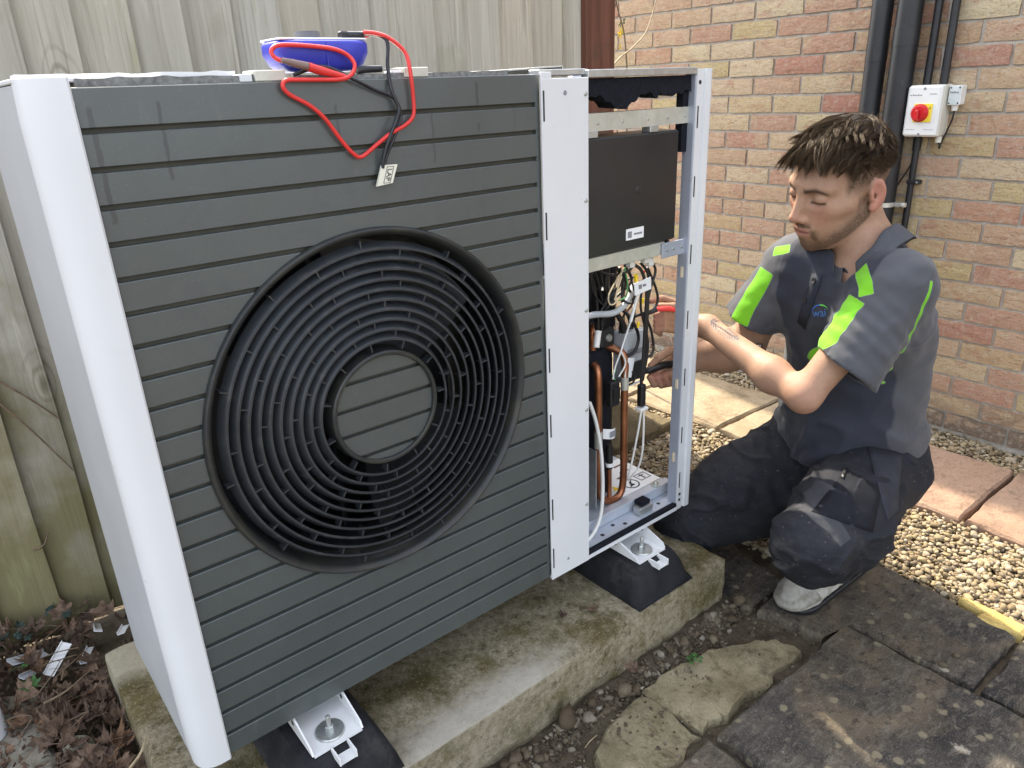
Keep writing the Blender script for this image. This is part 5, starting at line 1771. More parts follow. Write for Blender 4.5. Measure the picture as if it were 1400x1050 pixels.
body, BV = field_obj('body', B, M['skin'], person, {'beard': a_beard, 'brow': a_brow_shade, 'lip': a_lip, 'rosy': a_rosy})

# tattoos: inked leaf on the near forearm
ink = simple('tattoo_ink', (.10, .085, .085), .6, vary=.3, vscale=200)


def project(fld, pts, off):
    P = np.array(pts, float)
    for _ in range(4):
        P = P - fld.grad(P) * fld.sample(P)[:, None]
    return P + fld.grad(P) * off


def decal(name, quads, fld, off, mat, parent):
    """quads of picture points laid on the surface of fld"""
    V = []; F = []
    for q in quads:
        h_ = [fld.hit(*p_) for p_ in q]
        if any(x_ is None for x_ in h_): continue
        F.append(tuple(range(len(V), len(V) + len(q)))); V += h_
    if V:
        V = project(fld, V, off)
        return obj(name, mesh_of(name, V, F, mat), parent)


quads = []
s0, s1 = np.array([972., 438.]), np.array([1010., 465.])
ax_ = (s1 - s0) / np.linalg.norm(s1 - s0); pr = np.array([-ax_[1], ax_[0]])
quads.append([tuple(s0 + pr * .6), tuple(s1 + pr * .5), tuple(s1 - pr * .5), tuple(s0 - pr * .6)])
for i in range(12):
    u_ = (i + .4) / 12
    base = s0 + (s1 - s0) * u_
    Ln = 8.5 * math.sin(math.pi * (.16 + .8 * u_)) + 1
    for s in (-1, 1):
        tip = base + ax_ * Ln * .55 * (-1 if i < 0 else 1) + pr * s * Ln
        quads.append([tuple(base - ax_ * 1.1), tuple((base + tip) / 2 - ax_ * 1.6), tuple(tip), tuple((base + tip) / 2 + ax_ * 1.4)])
decal('leaf_tattoo', quads, B, .0006, ink, body)
decal('small_tattoo', [[(1034, 469), (1037, 468), (1038, 476), (1035, 477)], [(1038, 470), (1042, 469), (1043, 474), (1039, 475)]], B, .0006, ink, body)

# ------------------------------------------------------------------ hair
t = NT('hair')
c = t.mix(t.rng(t.rnd(), 0, 1), (.015, .0095, .0065), (.055, .034, .020))
t.set(c, .44, 0, .5)
t.b.inputs['Specular Tint'].default_value = (1, .80, .52, 1)
tr_ = t.n('ShaderNodeBsdfTranslucent'); tr_.inputs[0].default_value = (.55, .37, .19, 1)
mx_ = t.n('ShaderNodeMixShader'); mx_.inputs[0].default_value = .16
t.l(t.b.outputs[0], mx_.inputs[1]); t.l(tr_.outputs[0], mx_.inputs[2]); t.l(mx_.outputs[0], t.out.inputs[0])
M['hair'] = t.m
M['scalp'] = simple('under_hair_brown', (.018, .012, .008), .8, vary=.3, vscale=200, spec=.2)  # darker brown for the dense hair layer under the locks
rs = np.random.default_rng(11)
hair = MB()
HV = []; HFc = []
def strand(p0, d0, L, r, bend, curl):
    n_ = 6
    P = []
    p_ = np.array(p0); d_ = np.array(d0) / np.linalg.norm(d0)
    for i in range(n_):
        P.append(p_.copy())
        d_ = d_ + bend * (1.0 / n_) + curl * math.sin(i * 1.7 + p0[0] * 400) * .12
        d_ /= np.linalg.norm(d_)
        p_ = p_ + d_ * L / (n_ - 1)
        # stay off the skull
        q = p_ - hd(-.012, 0, .036)
        e = math.sqrt((q @ hF / .100) ** 2 + (q @ hL / .0785) ** 2 + (q @ hU / .090) ** 2)
        if e < 1: p_ = hd(-.012, 0, .036) + q / e
    u_ = np.cross(d_, hU); u_ /= np.linalg.norm(u_) + 1e-9
    b0 = len(HV)
    for i, q in enumerate(P):
        w_ = r * (1 - (i / (n_ - 1)) ** 1.6 * .92)
        tdir = P[min(i + 1, n_ - 1)] - P[max(i - 1, 0)]; tdir /= np.linalg.norm(tdir) + 1e-9
        a_ = np.cross(tdir, u_); a_ /= np.linalg.norm(a_) + 1e-9; b_ = np.cross(tdir, a_)
        for k_ in range(3):
            th = 2 * math.pi * k_ / 3
            HV.append(q + (a_ * math.cos(th) + b_ * math.sin(th)) * w_)
    for i in range(n_ - 1):
        for k_ in range(3):
            HFc.append((b0 + i * 3 + k_, b0 + i * 3 + (k_ + 1) % 3, b0 + i * 3 + 3 + (k_ + 1) % 3, b0 + i * 3 + 3 + k_))


def path(p0, d0, L, bend, curl, ph, n_=7):
    P = []; p_ = np.array(p0); d_ = np.array(d0) / np.linalg.norm(d0)
    for i in range(n_):
        P.append(p_.copy())
        d_ = d_ + bend / n_ + curl * math.sin(i * 1.5 + ph) * .30
        d_ /= np.linalg.norm(d_)
        p_ = p_ + d_ * L / (n_ - 1)
        q = p_ - hd(-.012, 0, .036)
        e = math.sqrt((q @ hF / .101) ** 2 + (q @ hL / .0795) ** 2 + (q @ hU / .091) ** 2)
        if e < 1: p_ = hd(-.012, 0, .036) + q / e
    return np.array(P)


def lay(P, r):
    n_ = len(P); b0 = len(HV)
    ref = hU if abs((P[-1] - P[0]) @ hU) < .8 * np.linalg.norm(P[-1] - P[0]) else hF
    for i in range(n_):
        w_ = r * (1 - (i / (n_ - 1)) ** 1.8 * .9)
        td = P[min(i + 1, n_ - 1)] - P[max(i - 1, 0)]; td = td / (np.linalg.norm(td) + 1e-9)
        a_ = np.cross(td, ref); a_ /= np.linalg.norm(a_) + 1e-9; b_ = np.cross(td, a_)
        for k_ in range(3):
            th = 2.0944 * k_
            HV.append(P[i] + (a_ * math.cos(th) + b_ * math.sin(th)) * w_)
    for i in range(n_ - 1):
        for k_ in range(3):
            HFc.append((b0 + i * 3 + k_, b0 + i * 3 + (k_ + 1) % 3, b0 + i * 3 + 3 + (k_ + 1) % 3, b0 + i * 3 + 3 + k_))


def root(v):
    f, l, u = v
    nrm = hF * f / .096 + hL * l / .0745 + hU * u / .086
    nrm /= np.linalg.norm(nrm)
    return hd(-.012 + .096 * f, .0745 * l, .036 + .086 * u), nrm, (-.012 + .096 * f, .0745 * l, .036 + .086 * u)


cnt_ = 0
while cnt_ < 430:                                             # locks on top, combed forward
    v = rs.normal(0, 1, 3); v /= np.linalg.norm(v)
    p0, nrm, (pf, pl_, pu) = root(v)
    if pu < .062 + (.012 if v[0] > .4 else 0) + rs.normal(0, .009): continue
    cnt_ += 1
    top = float(sm(np.array(pu), .064, .100))
    back = float(sm(np.array(-pf), .035, .075))
    sw = float(vnoise(np.array(pf * 30), np.array(pl_ * 30), np.array(pu * 30), 5))
    L = (.022 + .030 * top) * rs.uniform(.65, 1.35) * (1 - .35 * back) * (1.30 if v[0] > .35 else 1)
    d0 = nrm * (.50 - .1 * top) + hF * (1.0 - .9 * back) + hL * (.55 * sw + .45 * v[1] + .12) + hU * .1 - hU * .75 * back - hF * .35 * back
    bend = -nrm * .9 - hU * (1.25 if v[0] > .25 else .2) + hF * .15 + hL * rs.normal(0, .75)
    curl = np.cross(nrm, hF) * rs.normal(0, .55) + nrm * rs.normal(0, .35)
    G = path(p0 - nrm * .002, d0, L, bend, curl, rs.uniform(0, 6))
    tt = np.linspace(0, 1, len(G))[:, None]
    for q in range(15):
        off = rs.normal(0, .0042, 3); off -= nrm * (off @ nrm) * .5
        j = rs.normal(0, .0016, 3)
        lay(G + off * (1 - .72 * tt) + j * tt ** 2, rs.uniform(.0006, .0011))
cnt_ = 0
while cnt_ < 2600:                                            # clipped sides and back
    v = rs.normal(0, 1, 3); v /= np.linalg.norm(v)
    p0, nrm, (pf, pl_, pu) = root(v)
    if pu > .074 or pu < .030 or pf > .046 - (.074 - pu) * .25 or (pu < .05 and pf > -.02 and rs.random() < .5): continue
    cnt_ += 1
    sh_ = float(sm(np.array(pu), .030, .072))
    d0 = nrm * .35 - hU * .7 - hF * .25 + rs.normal(0, .18, 3)
    lay(path(p0 - nrm * .001, d0, .006 + .014 * sh_, -nrm * .6, rs.normal(0, .1, 3), 0, 4), .0005)
for _ in range(26):                                           # stray ends
    l = rs.uniform(-.6, .9); f = rs.uniform(-1, .6); u = math.sqrt(max(.05, 1 - .8 * l * l - .5 * f * f))
    v = np.array([f, l, u]); v /= np.linalg.norm(v)
    p0 = hd(-.012 + .1 * v[0], .078 * v[1], .036 + .09 * v[2])
    strand(p0, hU * rs.uniform(.2, .8) - hF * rs.uniform(-.6, .9) + hL * rs.normal(0, .5), rs.uniform(.02, .038), .0004, rs.normal(0, .8, 3), rs.normal(0, 2, 3))
hm = fast_mesh('hair', np.array(HV), np.array(HFc), M['hair'], True)
hair_o = obj('hair', hm, person)
# dense layer under the locks
HC = Field(hd(0, 0, .02) - .16, hd(0, 0, .02) + .16, .003)
HC.ell(hd(-.013, 0, .040), (.0995, .0780, .0905), HR, 0)
V0 = np.array(HC.ax[0])
HC.halfspace(hd(.030, 0, .074), -(hU * .93 - hF * .36))
HC2 = Field(hd(0, 0, .02) - .16, hd(0, 0, .02) + .16, .003)
HC2.ell(hd(-.013, 0, .038), (.0985, .0768, .0885), HR, 0); HC2.halfspace(hd(0, 0, .052), -(hU * .96 + hF * .28)); HC2.halfspace(hd(.038, 0, 0), hF)
HC.d = np.minimum(HC.d, HC2.d)
HC.noise(lambda x_, y_, z_: .0018 * vnoise(x_ * 160, y_ * 160, z_ * 160, 8))
field_obj('scalp_hair', HC, M['scalp'], hair_o)

# ------------------------------------------------------------------ polo shirt
t = NT('polo_fabric')
side = t.attr('panel')
c = t.mix(t.rng(side, -.0015, .0015), (.023, .026, .038), (.070, .072, .080))
c = t.mix(t.rng(t.noise(12, 5, .6), .35, .7, 0, .3), c, (.036, .037, .043))
pip = t.rng(t.attr('lime'), -.0014, -.0006, 1, 0)
c = t.mix(t.rng(t.attr('lime'), .0002, .0012, .55, 0), c, (.30, .34, .28))
lime = t.mix(t.rng(t.noise(20, 4), .3, .7), (.14, .43, .010), (.18, .50, .015))
c = t.mix(t.rng(t.attr('lime'), -.0005, .0005, 1, 0), c, lime)
t.set(c, .82, 0, .3)
t.b.inputs['Sheen Weight'].default_value = .15
t.bump(t.noise(17, 3, .45, (1, 1, .55), .3), .45, .010)
t.bump(t.noise(900, 2, .5), .25, .0005)
M['polo'] = t.m

S_ = Field((1.00, -.50, .02), (1.58, .12, .74), .0042)
axN = (elN - shN) / np.linalg.norm(elN - shN); axF = (elF - shF) / np.linalg.norm(elF - shF)
hemN = W(1158, 507, 1.43); hemF = W(1024, 437, 1.69); axF = (hemF - shF) / np.linalg.norm(hemF - shF)
SL = Field((1.00, -.50, .02), (1.58, .12, .74), .0042)
SL.cone(shN + [.016, .01, .0], hemN + axN * .03, .066, .069, .02)
SL.halfspace(hemN, axN)
SF = Field((1.00, -.50, .02), (1.58, .12, .74), .0042)
SF.cone(shF + [.014, -.01, .0], hemF + axF * .03, .064, .060, .02)
SF.halfspace(hemF, axF)
S_.cone((1.408, -.266, .11), (1.372, -.280, .42), .110, .094, .05)
S_.cone((1.404, -.150, .11), (1.374, -.155, .42), .106, .094, .06)
S_.cone((1.36, -.225, .15), (1.335, -.22, .40), .115, .10, .05)                 # belly, chest
S_.cone((1.30, -.295, .47), (1.325, -.145, .47), .088, .084, .06)
S_.cone(shN + [.035, .02, -.015], shF + [.03, -.02, -.01], .064, .062, .05)
S_.cone((1.36, -.24, .46), nb + [.02, .0, -.02], .085, .062, .05)
hhk = np.clip(.035 - np.abs(S_.d - SL.d), 0, None) / .035
S_.d = (np.minimum(S_.d, SL.d) - hhk * hhk * .035 * .25).astype(np.float32)
hhk = np.clip(.035 - np.abs(S_.d - SF.d), 0, None) / .035
S_.d = (np.minimum(S_.d, SF.d) - hhk * hhk * .035 * .25).astype(np.float32)


def folds(x, y, z):
    a = .0055 * vnoise(x * 9 + z * 5, y * 9, z * 22 + x * 8, 21) + .0030 * vnoise(x * 24 + z * 14, y * 26, z * 40, 22)
    waist = np.clip((.30 - z) / .2, 0, 1)
    w = z * 75 + 20 * (x - 1.3) + 16 * y + 3.0 * vnoise(x * 8, y * 8, z * 8, 25)
    a = a + waist * .0062 * np.sin(w) + waist * .010 * vnoise(x * 13, y * 13, z * 34 + x * 14, 23)
    rdg = 1 - np.abs(vnoise(x * 7 + z * 6, y * 11 + z * 3, z * 12 - x * 6, 27))
    a = a - .0065 * np.clip(rdg - .80, 0, 1) / .2 * (.35 + waist)
    arm = np.exp(-((x - shN[0] + .03) ** 2 + (y - shN[1] - .03) ** 2 + (z - shN[2] + .10) ** 2) / .006)
    a = a + arm * .0035 * np.sin((x * .8 - y * .5 + z * .9) * 190)
    return a


S_.noise(folds)
S_.halfspace((1.36, -.2, .095), np.array([-.18, .0, -1.0]))
S_.cone(nb + [-.004, .0, -.03], hd(-.028, 0, -.05), .062, .066, .004, 'sub')
S_.ell(nb + [-.055, .0, -.012], (.05, .040, .05), None, .01, 'sub')                 # open neck
S_.cone(hemN - axN * .03, hemN + axN * .10, .048, .060, .004, 'sub')
S_.cone(hemF - axF * .02, hemF + axF * .10, .040, .056, .004, 'sub')


def hits(fld, pts):
    r = [fld.hit(*p_) for p_ in pts]
    return [x_ for x_ in r if x_ is not None]


bandN = hits(S_, [(1170, 408), (1160, 420), (1148, 438), (1135, 460), (1124, 480), (1117, 493), (1114, 499)])
patchN = hits(S_, [(1177, 367), (1180, 378), (1183, 390), (1184, 404)])
bandF = hits(S_, [(1048, 370), (1040, 384), (1030, 400), (1021, 416), (1014, 430), (1010, 442)])
patchF = hits(S_, [(1058, 344), (1070, 342), (1080, 340)])
pipeN = hits(S_, [(1273, 384), (1268, 405), (1258, 430), (1246, 455), (1232, 482), (1218, 505), (1208, 524)])
print('BANDS', len(bandN), len(patchN), len(bandF), len(patchF), len(pipeN))


def a_lime(V):
    d = np.full(len(V), .05)
    for pl_, w_ in ((bandN, .0245), (patchN, .0140), (bandF, .0215), (patchF, .0105), (pipeN, .0040)):
        if len(pl_) > 1: d = np.minimum(d, strip(V, pl_, w_))
    return d


seam = hits(S_, [(1172, 400), (1160, 425), (1140, 455), (1115, 500)])


def a_panel(V):
    # grey sleeves and sides, navy centre
    q = V - (shN * .55 + shF * .45)
    lat = np.abs(q @ np.array([.24, .97, 0]) - .01) - .105
    return np.maximum(lat, (V[:, 0] - 1.335))


shirt, SV = field_obj('polo_shirt', S_, M['polo'], person, {'lime': a_lime, 'panel': a_panel})
polo_plain = simple('polo_collar_fabric', (.068, .070, .078), .82, vary=.12, vscale=20, bump=.25, bscale=900, spec=.3)

# collar: a folded band round the neck
axn = hd(-.028, 0, -.05) - nb; axn /= np.linalg.norm(axn)
cF = np.array([-.97, .12, 0]); cF = cF - axn * (cF @ axn); cF /= np.linalg.norm(cF)
cL = np.cross(axn, cF); cL = -cL if cL[1] > 0 else cL
V = []; F = []
nC = 56
c0_ = nb + axn * .004 + np.array([-.004, 0, 0])
for i in range(nC + 1):
    th = math.pi * (.06 + 1.88 * i / nC)                      # opening at the front
    ca, sa = math.cos(th), math.sin(th)
    fr_ = max(0, ca) ** 2
    dr = cF * ca + cL * sa
    r0 = .0625 + .010 * fr_
    low = -.030 * fr_                                         # dips towards the open front
    wid = .040 + .016 * fr_
    rings_ = [(r0 - .004, low - .006), (r0 - .002, low + .022 - .012 * fr_), (r0 + .002, low + .027 - .012 * fr_), (r0 + .007, low + .024 - .012 * fr_), (r0 + .014 + .004 * fr_, low + .006 - .010 * fr_), (r0 + .024 + .012 * fr_, low + .026 - wid)]
    for rr_, zz_ in rings_:
        V.append(c0_ + dr * rr_ + axn * (zz_ + .0015 * math.sin(i * .9)))
m = len(rings_)
for i in range(nC):
    for j in range(m - 1):
        F.append((i * m + j, (i + 1) * m + j, (i + 1) * m + j + 1, i * m + j + 1))
me = mesh_of('collar', V, F, polo_plain, 60)
co = obj('collar', me, shirt)
sd = co.modifiers.new('thickness', 'SOLIDIFY'); sd.thickness = .0028; sd.offset = 0
ss = co.modifiers.new('smooth', 'SUBSURF'); ss.levels = 1; ss.render_levels = 1
# placket, buttons, chest logo
def ribbon(name, pts, w, fld, off, mat, parent):
    h_ = hits(fld, pts)
    V = []; F = []
    for i, p_ in enumerate(h_):
        tt_ = h_[min(i + 1, len(h_) - 1)] - h_[max(i - 1, 0)]; tt_ /= np.linalg.norm(tt_)
        nn_ = fld.grad(np.array([p_]))[0]
        sx = np.cross(tt_, nn_); sx /= np.linalg.norm(sx)
        V += [p_ - sx * w, p_ + sx * w]
    V = list(project(fld, V, off))
    F = [(2 * i, 2 * i + 1, 2 * i + 3, 2 * i + 2) for i in range(len(h_) - 1)]
    o = obj(name, mesh_of(name, V, F, mat, 60), parent)
    q = o.modifiers.new('thickness', 'SOLIDIFY'); q.thickness = .0016; q.offset = 1
    return o


navy = simple('placket_fabric', (.019, .022, .032), .82, vary=.1, vscale=20, bump=.25, bscale=900, spec=.3)
ribbon('placket', [(1118, 375), (1113, 392), (1107, 410), (1101, 428), (1096, 445)], .0125, S_, .0012, navy, shirt)
for px, py in ((1114, 384), (1102, 411)):
    p_ = S_.hit(px, py)
    if p_ is not None:
        n_ = S_.grad(np.array([p_]))[0]
        MB().lathe([(0, .0016), (.0040, .0016), (.0052, .0022), (.0056, 0)], Matrix.Translation(p_ + n_ * .003) @ Vector(n_).to_track_quat('Z', 'Y').to_matrix().to_4x4(), 14).build('button', M['black_plastic'], shirt, 50)
p_ = S_.hit(1121, 428)
if p_ is not None:
    n_ = S_.grad(np.array([p_]), .012)[0]
    up_ = cam_dir((.05, -1, 0)); up_ = up_ - n_ * (up_ @ n_); up_ /= np.linalg.norm(up_); rt = np.cross(up_, n_)
    LM = Matrix(((rt[0], up_[0], n_[0], 0), (rt[1], up_[1], n_[1], 0), (rt[2], up_[2], n_[2], 0), (0, 0, 0, 1)))
    LM.translation = Vector(p_ + n_ * .001)
    lg = text_mesh('wai', .0235, LM, simple('logo_thread_blue', (.05, .16, .42), .6), shirt, 'chest_logo')
    arcV = []; arcF = []
    for i in range(17):
        a_ = math.pi * (.98 - .86 * i / 16)
        for r_a in (.0165, .0165 + .0036 * math.sin(math.pi * (i + .5) / 17)):
            arcV.append(tuple(LM @ Vector((.002 + r_a * 1.15 * math.cos(a_), .001 + r_a * .85 * math.sin(a_), .0002))))
    arcF = [(2 * i, 2 * i + 2, 2 * i + 3, 2 * i + 1) for i in range(16)]
    a_o = obj('logo_arc', mesh_of('logo_arc', project(S_, arcV, .0012), arcF[:9], simple('logo_thread_navy', (.03, .09, .30), .6)), shirt)
    obj('logo_arc', mesh_of('logo_arc', project(S_, arcV, .0012), arcF[9:], M['green_ink']), shirt)
    vv = np.array([v.co for v in lg.data.vertices]); vv = project(S_, vv, .0014)
    lg.data.vertices.foreach_set('co', np.asarray(vv, np.float32).ravel()); lg.data.update()

# ------------------------------------------------------------------ work trousers
t = NT('trouser_fabric')
c = t.mix(t.rng(t.attr('grey'), -.0006, .0006, 1, 0), (.0165, .0175, .0225), (.052, .053, .058))
c = t.mix(t.rng(t.attr('knee'), -.0006, .0006, .85, 0), c, (.0090, .0095, .0125))
c = t.mix(t.rng(t.noise(10, 7, .72), .44, .66, 0, .5), c, (.032, .033, .038))
c = t.mix(t.rng(t.noise(30, 7, .75), .56, .68, 0, .35), c, (.060, .058, .054))
c = t.mix(t.rng(t.noise(85, 5, .7, (1, 1, 2)), .66, .71, 0, .85), c, (.36, .34, .31))
t.set(c, .85, 0, .28); t.bump(t.noise(20, 4, .5, (1, 1, 1.6), .5), .5, .012); t.bump(t.noise(70, 3, .5), .25, .003); t.bump(t.noise(800, 2, .5), .3, .0006); M['trouser'] = t.m

T = Field((.95, -.46, GZ - .005), (1.64, .16, .30), .0042)
T.ell((1.425, -.212, .085), (.135, .170, .120), None, .03)
T.chain([hipN + [0, 0, .0], knN + [.10, 0, .012], knN], [.110, .094, .077], .04)
T.cone(knN + [.004, 0, -.006], anN, .076, .060, .025)
T.chain([hipF, knF + [.09, -.06, .06], knF], [.112, .105, .088], .04)
T.cone(knF + [.01, 0, -.01], anF, .082, .060, .02)
T.cone(anF, anF + [.02, -.015, 0], .06, .055, .02)


def tfolds(x, y, z):
    a = .0060 * vnoise(x * 12, y * 12, z * 18, 31) + .0038 * vnoise(x * 34 + z * 18, y * 34, z * 30, 32)
    k = np.exp(-((x - knN[0] - .10) ** 2 + (y - knN[1]) ** 2 + (z - .0) ** 2) / .012)
    w = (x * .9 + z * .7 + y * .3) * 120 + 3 * vnoise(x * 10, y * 10, z * 10, 33)
    g_ = np.exp(-((x - 1.30) ** 2 + (y + .20) ** 2 + (z - .07) ** 2) / .016)
    rdg = 1 - np.abs(vnoise(x * 11 + z * 8, y * 13 - x * 5, z * 16, 37))
    a = a - .0065 * np.clip(rdg - .78, 0, 1) / .22
    return a + k * .0048 * np.sin(w) + g_ * .0048 * np.sin((x * .5 - y + z * .5) * 130 + 2 * vnoise(x * 12, y * 12, z * 12, 34)) - .0035 * np.exp(-((x - knN[0]) ** 2 + (y - knN[1]) ** 2 + (z - knN[2]) ** 2) / .004) * np.sin(z * 260)


T.noise(tfolds)
T.halfspace((0, 0, GZ + .004), (0, 0, -1))
kneeL = hits(T, [(1062, 722), (1085, 735), (1105, 745), (1125, 752), (1145, 765)])
greyL = hits(T, [(1100, 690), (1122, 705), (1142, 722), (1156, 742)])
greyL2 = hits(T, [(1130, 660), (1112, 678), (1096, 695)])


def a_grey(V):
    d = np.full(len(V), .05)
    for l_, w_ in ((greyL, .017), (greyL2, .024)):
        if len(l_) > 1: d = np.minimum(d, strip(V, l_, w_))
    return d


def a_knee(V):
    q = V - (knN + np.array([-.02, -.02, -.035]))
    return np.sqrt((q[:, 0] / 1.0) ** 2 + (q[:, 1] / 1.0) ** 2 + (q[:, 2] / .85) ** 2) - .088


trs, TV = field_obj('work_trousers', T, M['trouser'], person, {'grey': a_grey, 'knee': a_knee})
# thigh pocket, flap and belt loop details
pk = simple('pocket_fabric', (.0085, .0095, .0135), .85, vary=.25, vscale=30, bump=.3, bscale=800, spec=.28, dirt=((.16, .155, .15), 70, .66, .74, .6))


def patch(name, quad, fld, off, mat, parent, n=8, th=.0025):
    """a cloth patch: a four sided picture outline laid on the surface with its own thickness"""
    q = [np.array(p_, float) for p_ in quad]
    V = []
    for i in range(n + 1):
        for j in range(n + 1):
            u_, v_ = i / n, j / n
            p_ = (q[0] * (1 - u_) + q[1] * u_) * (1 - v_) + (q[3] * (1 - u_) + q[2] * u_) * v_
            h_ = fld.hit(*p_)
            if h_ is None: return None
            V.append(h_)
    V = project(fld, V, off)
    F = [(i * (n + 1) + j, (i + 1) * (n + 1) + j, (i + 1) * (n + 1) + j + 1, i * (n + 1) + j + 1) for i in range(n) for j in range(n)]
    o = obj(name, mesh_of(name, V, F, mat, 60), parent)
    m_ = o.modifiers.new('thickness', 'SOLIDIFY'); m_.thickness = th; m_.offset = 1
    return o


patch('thigh_pocket', [(1158, 642), (1205, 668), (1192, 728), (1110, 700)], T, .0015, pk, trs)
patch('hip_pocket', [(1186, 612), (1232, 622), (1226, 700), (1212, 712)], T, .0025, simple('hip_pocket_fabric', (.020, .022, .031), .85, vary=.25, vscale=30, bump=.3, bscale=800), trs, th=.004)
patch('pocket_zip', [(1155, 640), (1159, 642), (1153, 656), (1149, 654)], T, .004, M['black_plastic'], trs, 3)

# ------------------------------------------------------------------ shoes
def shoe(toe, heel, name='shoe'):
    toe, heel = np.array(toe), np.array(heel)
    fx = toe - heel; L = np.linalg.norm(fx); fx /= L
    up = np.array([0, 0, 1.0]); up = up - fx * (up @ fx); up /= np.linalg.norm(up); sd_ = np.cross(up, fx)
    Rm = np.stack([fx, sd_, up], 1)
    c = (toe + heel) / 2
    lo = np.minimum(toe, heel) - .10; hi = np.maximum(toe, heel) + .12
    sh = Field(lo, hi, .0032)
    P = lambda a, b, d: c + fx * a + sd_ * b + up * d
    sh.cone(P(L * .33, 0, .034), P(-L * .05, 0, .042), .040, .042, .02)
    sh.ell(P(L * .40, 0, .026), (.062, .047, .030), Rm, .02)
    sh.cone(P(-L * .36, 0, .045), P(-L * .30, 0, .085), .036, .034, .03)
    sh.cone(P(-.01, 0, .06), P(-L * .3, 0, .10), .034, .036, .03)
    sh.halfspace(P(0, 0, .006), -up)
    def shd(x_, y_, z_):
        a_ = (x_ - c[0]) * fx[0] + (y_ - c[1]) * fx[1] + (z_ - c[2]) * fx[2]
        u_ = (x_ - c[0]) * up[0] + (y_ - c[1]) * up[1] + (z_ - c[2]) * up[2]
        seam = np.exp(-((a_ - L * .20 - u_ * .35) / .0022) ** 2) + np.exp(-((a_ - L * .08 - u_ * .6) / .0022) ** 2) + np.exp(-((u_ - .034) / .0018) ** 2) * (a_ < L * .3)
        return .0022 * vnoise(x_ * 50, y_ * 50, z_ * 90, 44) + .0024 * seam + .0012 * np.sin(a_ * 420) * np.exp(-((a_ - L * .14) / .03) ** 2)
    sh.noise(shd)
    s_ = thing(name, tuple(c)); COL.objects.unlink(s_); link(s_, person)
    field_obj('upper', sh, M['shoe'], s_)
    tc = Field(lo, hi, .0032)
    tc.d = sh.d - .0016
    tc.halfspace(P(L * .27, 0, .0) , -(fx * .93 + up * -.36)); tc.halfspace(P(0, 0, .026), -up)
    field_obj('toe_cap', tc, M['shoe_grey'], s_)
    so_ = Field(lo, hi, .0032)
    so_.cone(P(L * .39, 0, .012), P(-L * .36, 0, .012), .051, .041, .01)
    so_.halfspace(P(0, 0, .016), up); so_.halfspace(P(0, 0, -.0), -up)
    field_obj('sole', so_, M['black_plastic'], s_)
    mid_ = Field(lo, hi, .0032)
    mid_.cone(P(L * .38, 0, .020), P(-L * .36, 0, .020), .0455, .0370, .01)
    mid_.halfspace(P(0, 0, .027), up); mid_.halfspace(P(0, 0, .0165), -up)
    field_obj('midsole', mid_, M['shoe'], s_)
    return s_


M['shoe_grey'] = simple('trainer_toe_cap', (.30, .285, .245), .7, vary=.2, vscale=40, bump=.5, bscale=300, dirt=((.13, .11, .07), 30, .48, .62, .7))
M['shoe'] = simple('white_trainer', (.40, .385, .335), .65, vary=.18, vscale=30, bump=.5, bscale=260, dirt=((.20, .17, .11), 26, .48, .62, .75))
shoe((1.195, -.238, GZ + .001), (1.432, -.282, GZ + .050))
shoe((1.545, -.05, GZ + .02), (1.585, -.10, GZ + .19))

# ------------------------------------------------------------------ tools in the hands
pb = thing('test_probe', tuple(W(900, 424, 1.69)), 'red and black test probe held in the upper hand at the cables', 'test probe')
MB().tube(Wp([(926, 424, 1.665), (912, 422, 1.655), (898, 423, 1.655)]), [.0048, .0060, .0052], 10).build('red_grip', M['lead_red'], pb, 50)
MB().tube(Wp([(898, 423, 1.655), (889, 427, 1.655), (878, 431, 1.66)]), [.0058, .0050, .0040], 10).build('black_collar', M['lead_black'], pb, 50)
MB().tube(Wp([(879, 431, 1.66), (862, 434, 1.665)]), [.0016, .0010], 8).build('probe_needle', M['bolt'], pb, 50)
tl = thing('hand_tool', tuple(W(905, 503, 1.735)), 'black handled tool gripped in the lower hand', 'tool')
MB().tube(catmull(Wp([(880, 509, 1.712), (890, 505, 1.712), (908, 499, 1.722), (930, 497, 1.755), (952, 498, 1.772), (972, 499, 1.775)]), 5), [.005, .0088, .0095, .009, .0085, .010, .006], 12).build('handle', M['black_plastic'], tl, 50)
MB().tube(Wp([(881, 509, 1.712), (868, 515, 1.705)]), [.0035, .0028], 8).build('shank', M['bolt'], tl, 50)

# ================================================================== leaves, twigs and litter
def maple_outline():
    tips = [(90, 1.0), (38, .86), (142, .86), (-8, .62), (188, .62), (-48, .36), (228, .36)]
    pts = []
    order = sorted(tips, key=lambda q: q[0])
    for i, (a, r) in enumerate(order):
        a0 = order[i - 1][0] if i else order[-1][0] - 360
        for da, rr_ in ((-17, .66), (-13, .80), (-8, .78), (0, 1.0), (8, .78), (13, .80), (17, .66)):
            pts.append(((a + da), r * rr_))
        nx = order[i + 1][0] if i < len(order) - 1 else order[0][0] + 360
        pts.append((((a + nx) / 2), .50 * (r + (order[(i + 1) % len(order)][1])) / 1.6))
    return [(r * math.cos(rad(a)), r * math.sin(rad(a))) for a, r in pts]


OUT = maple_outline()


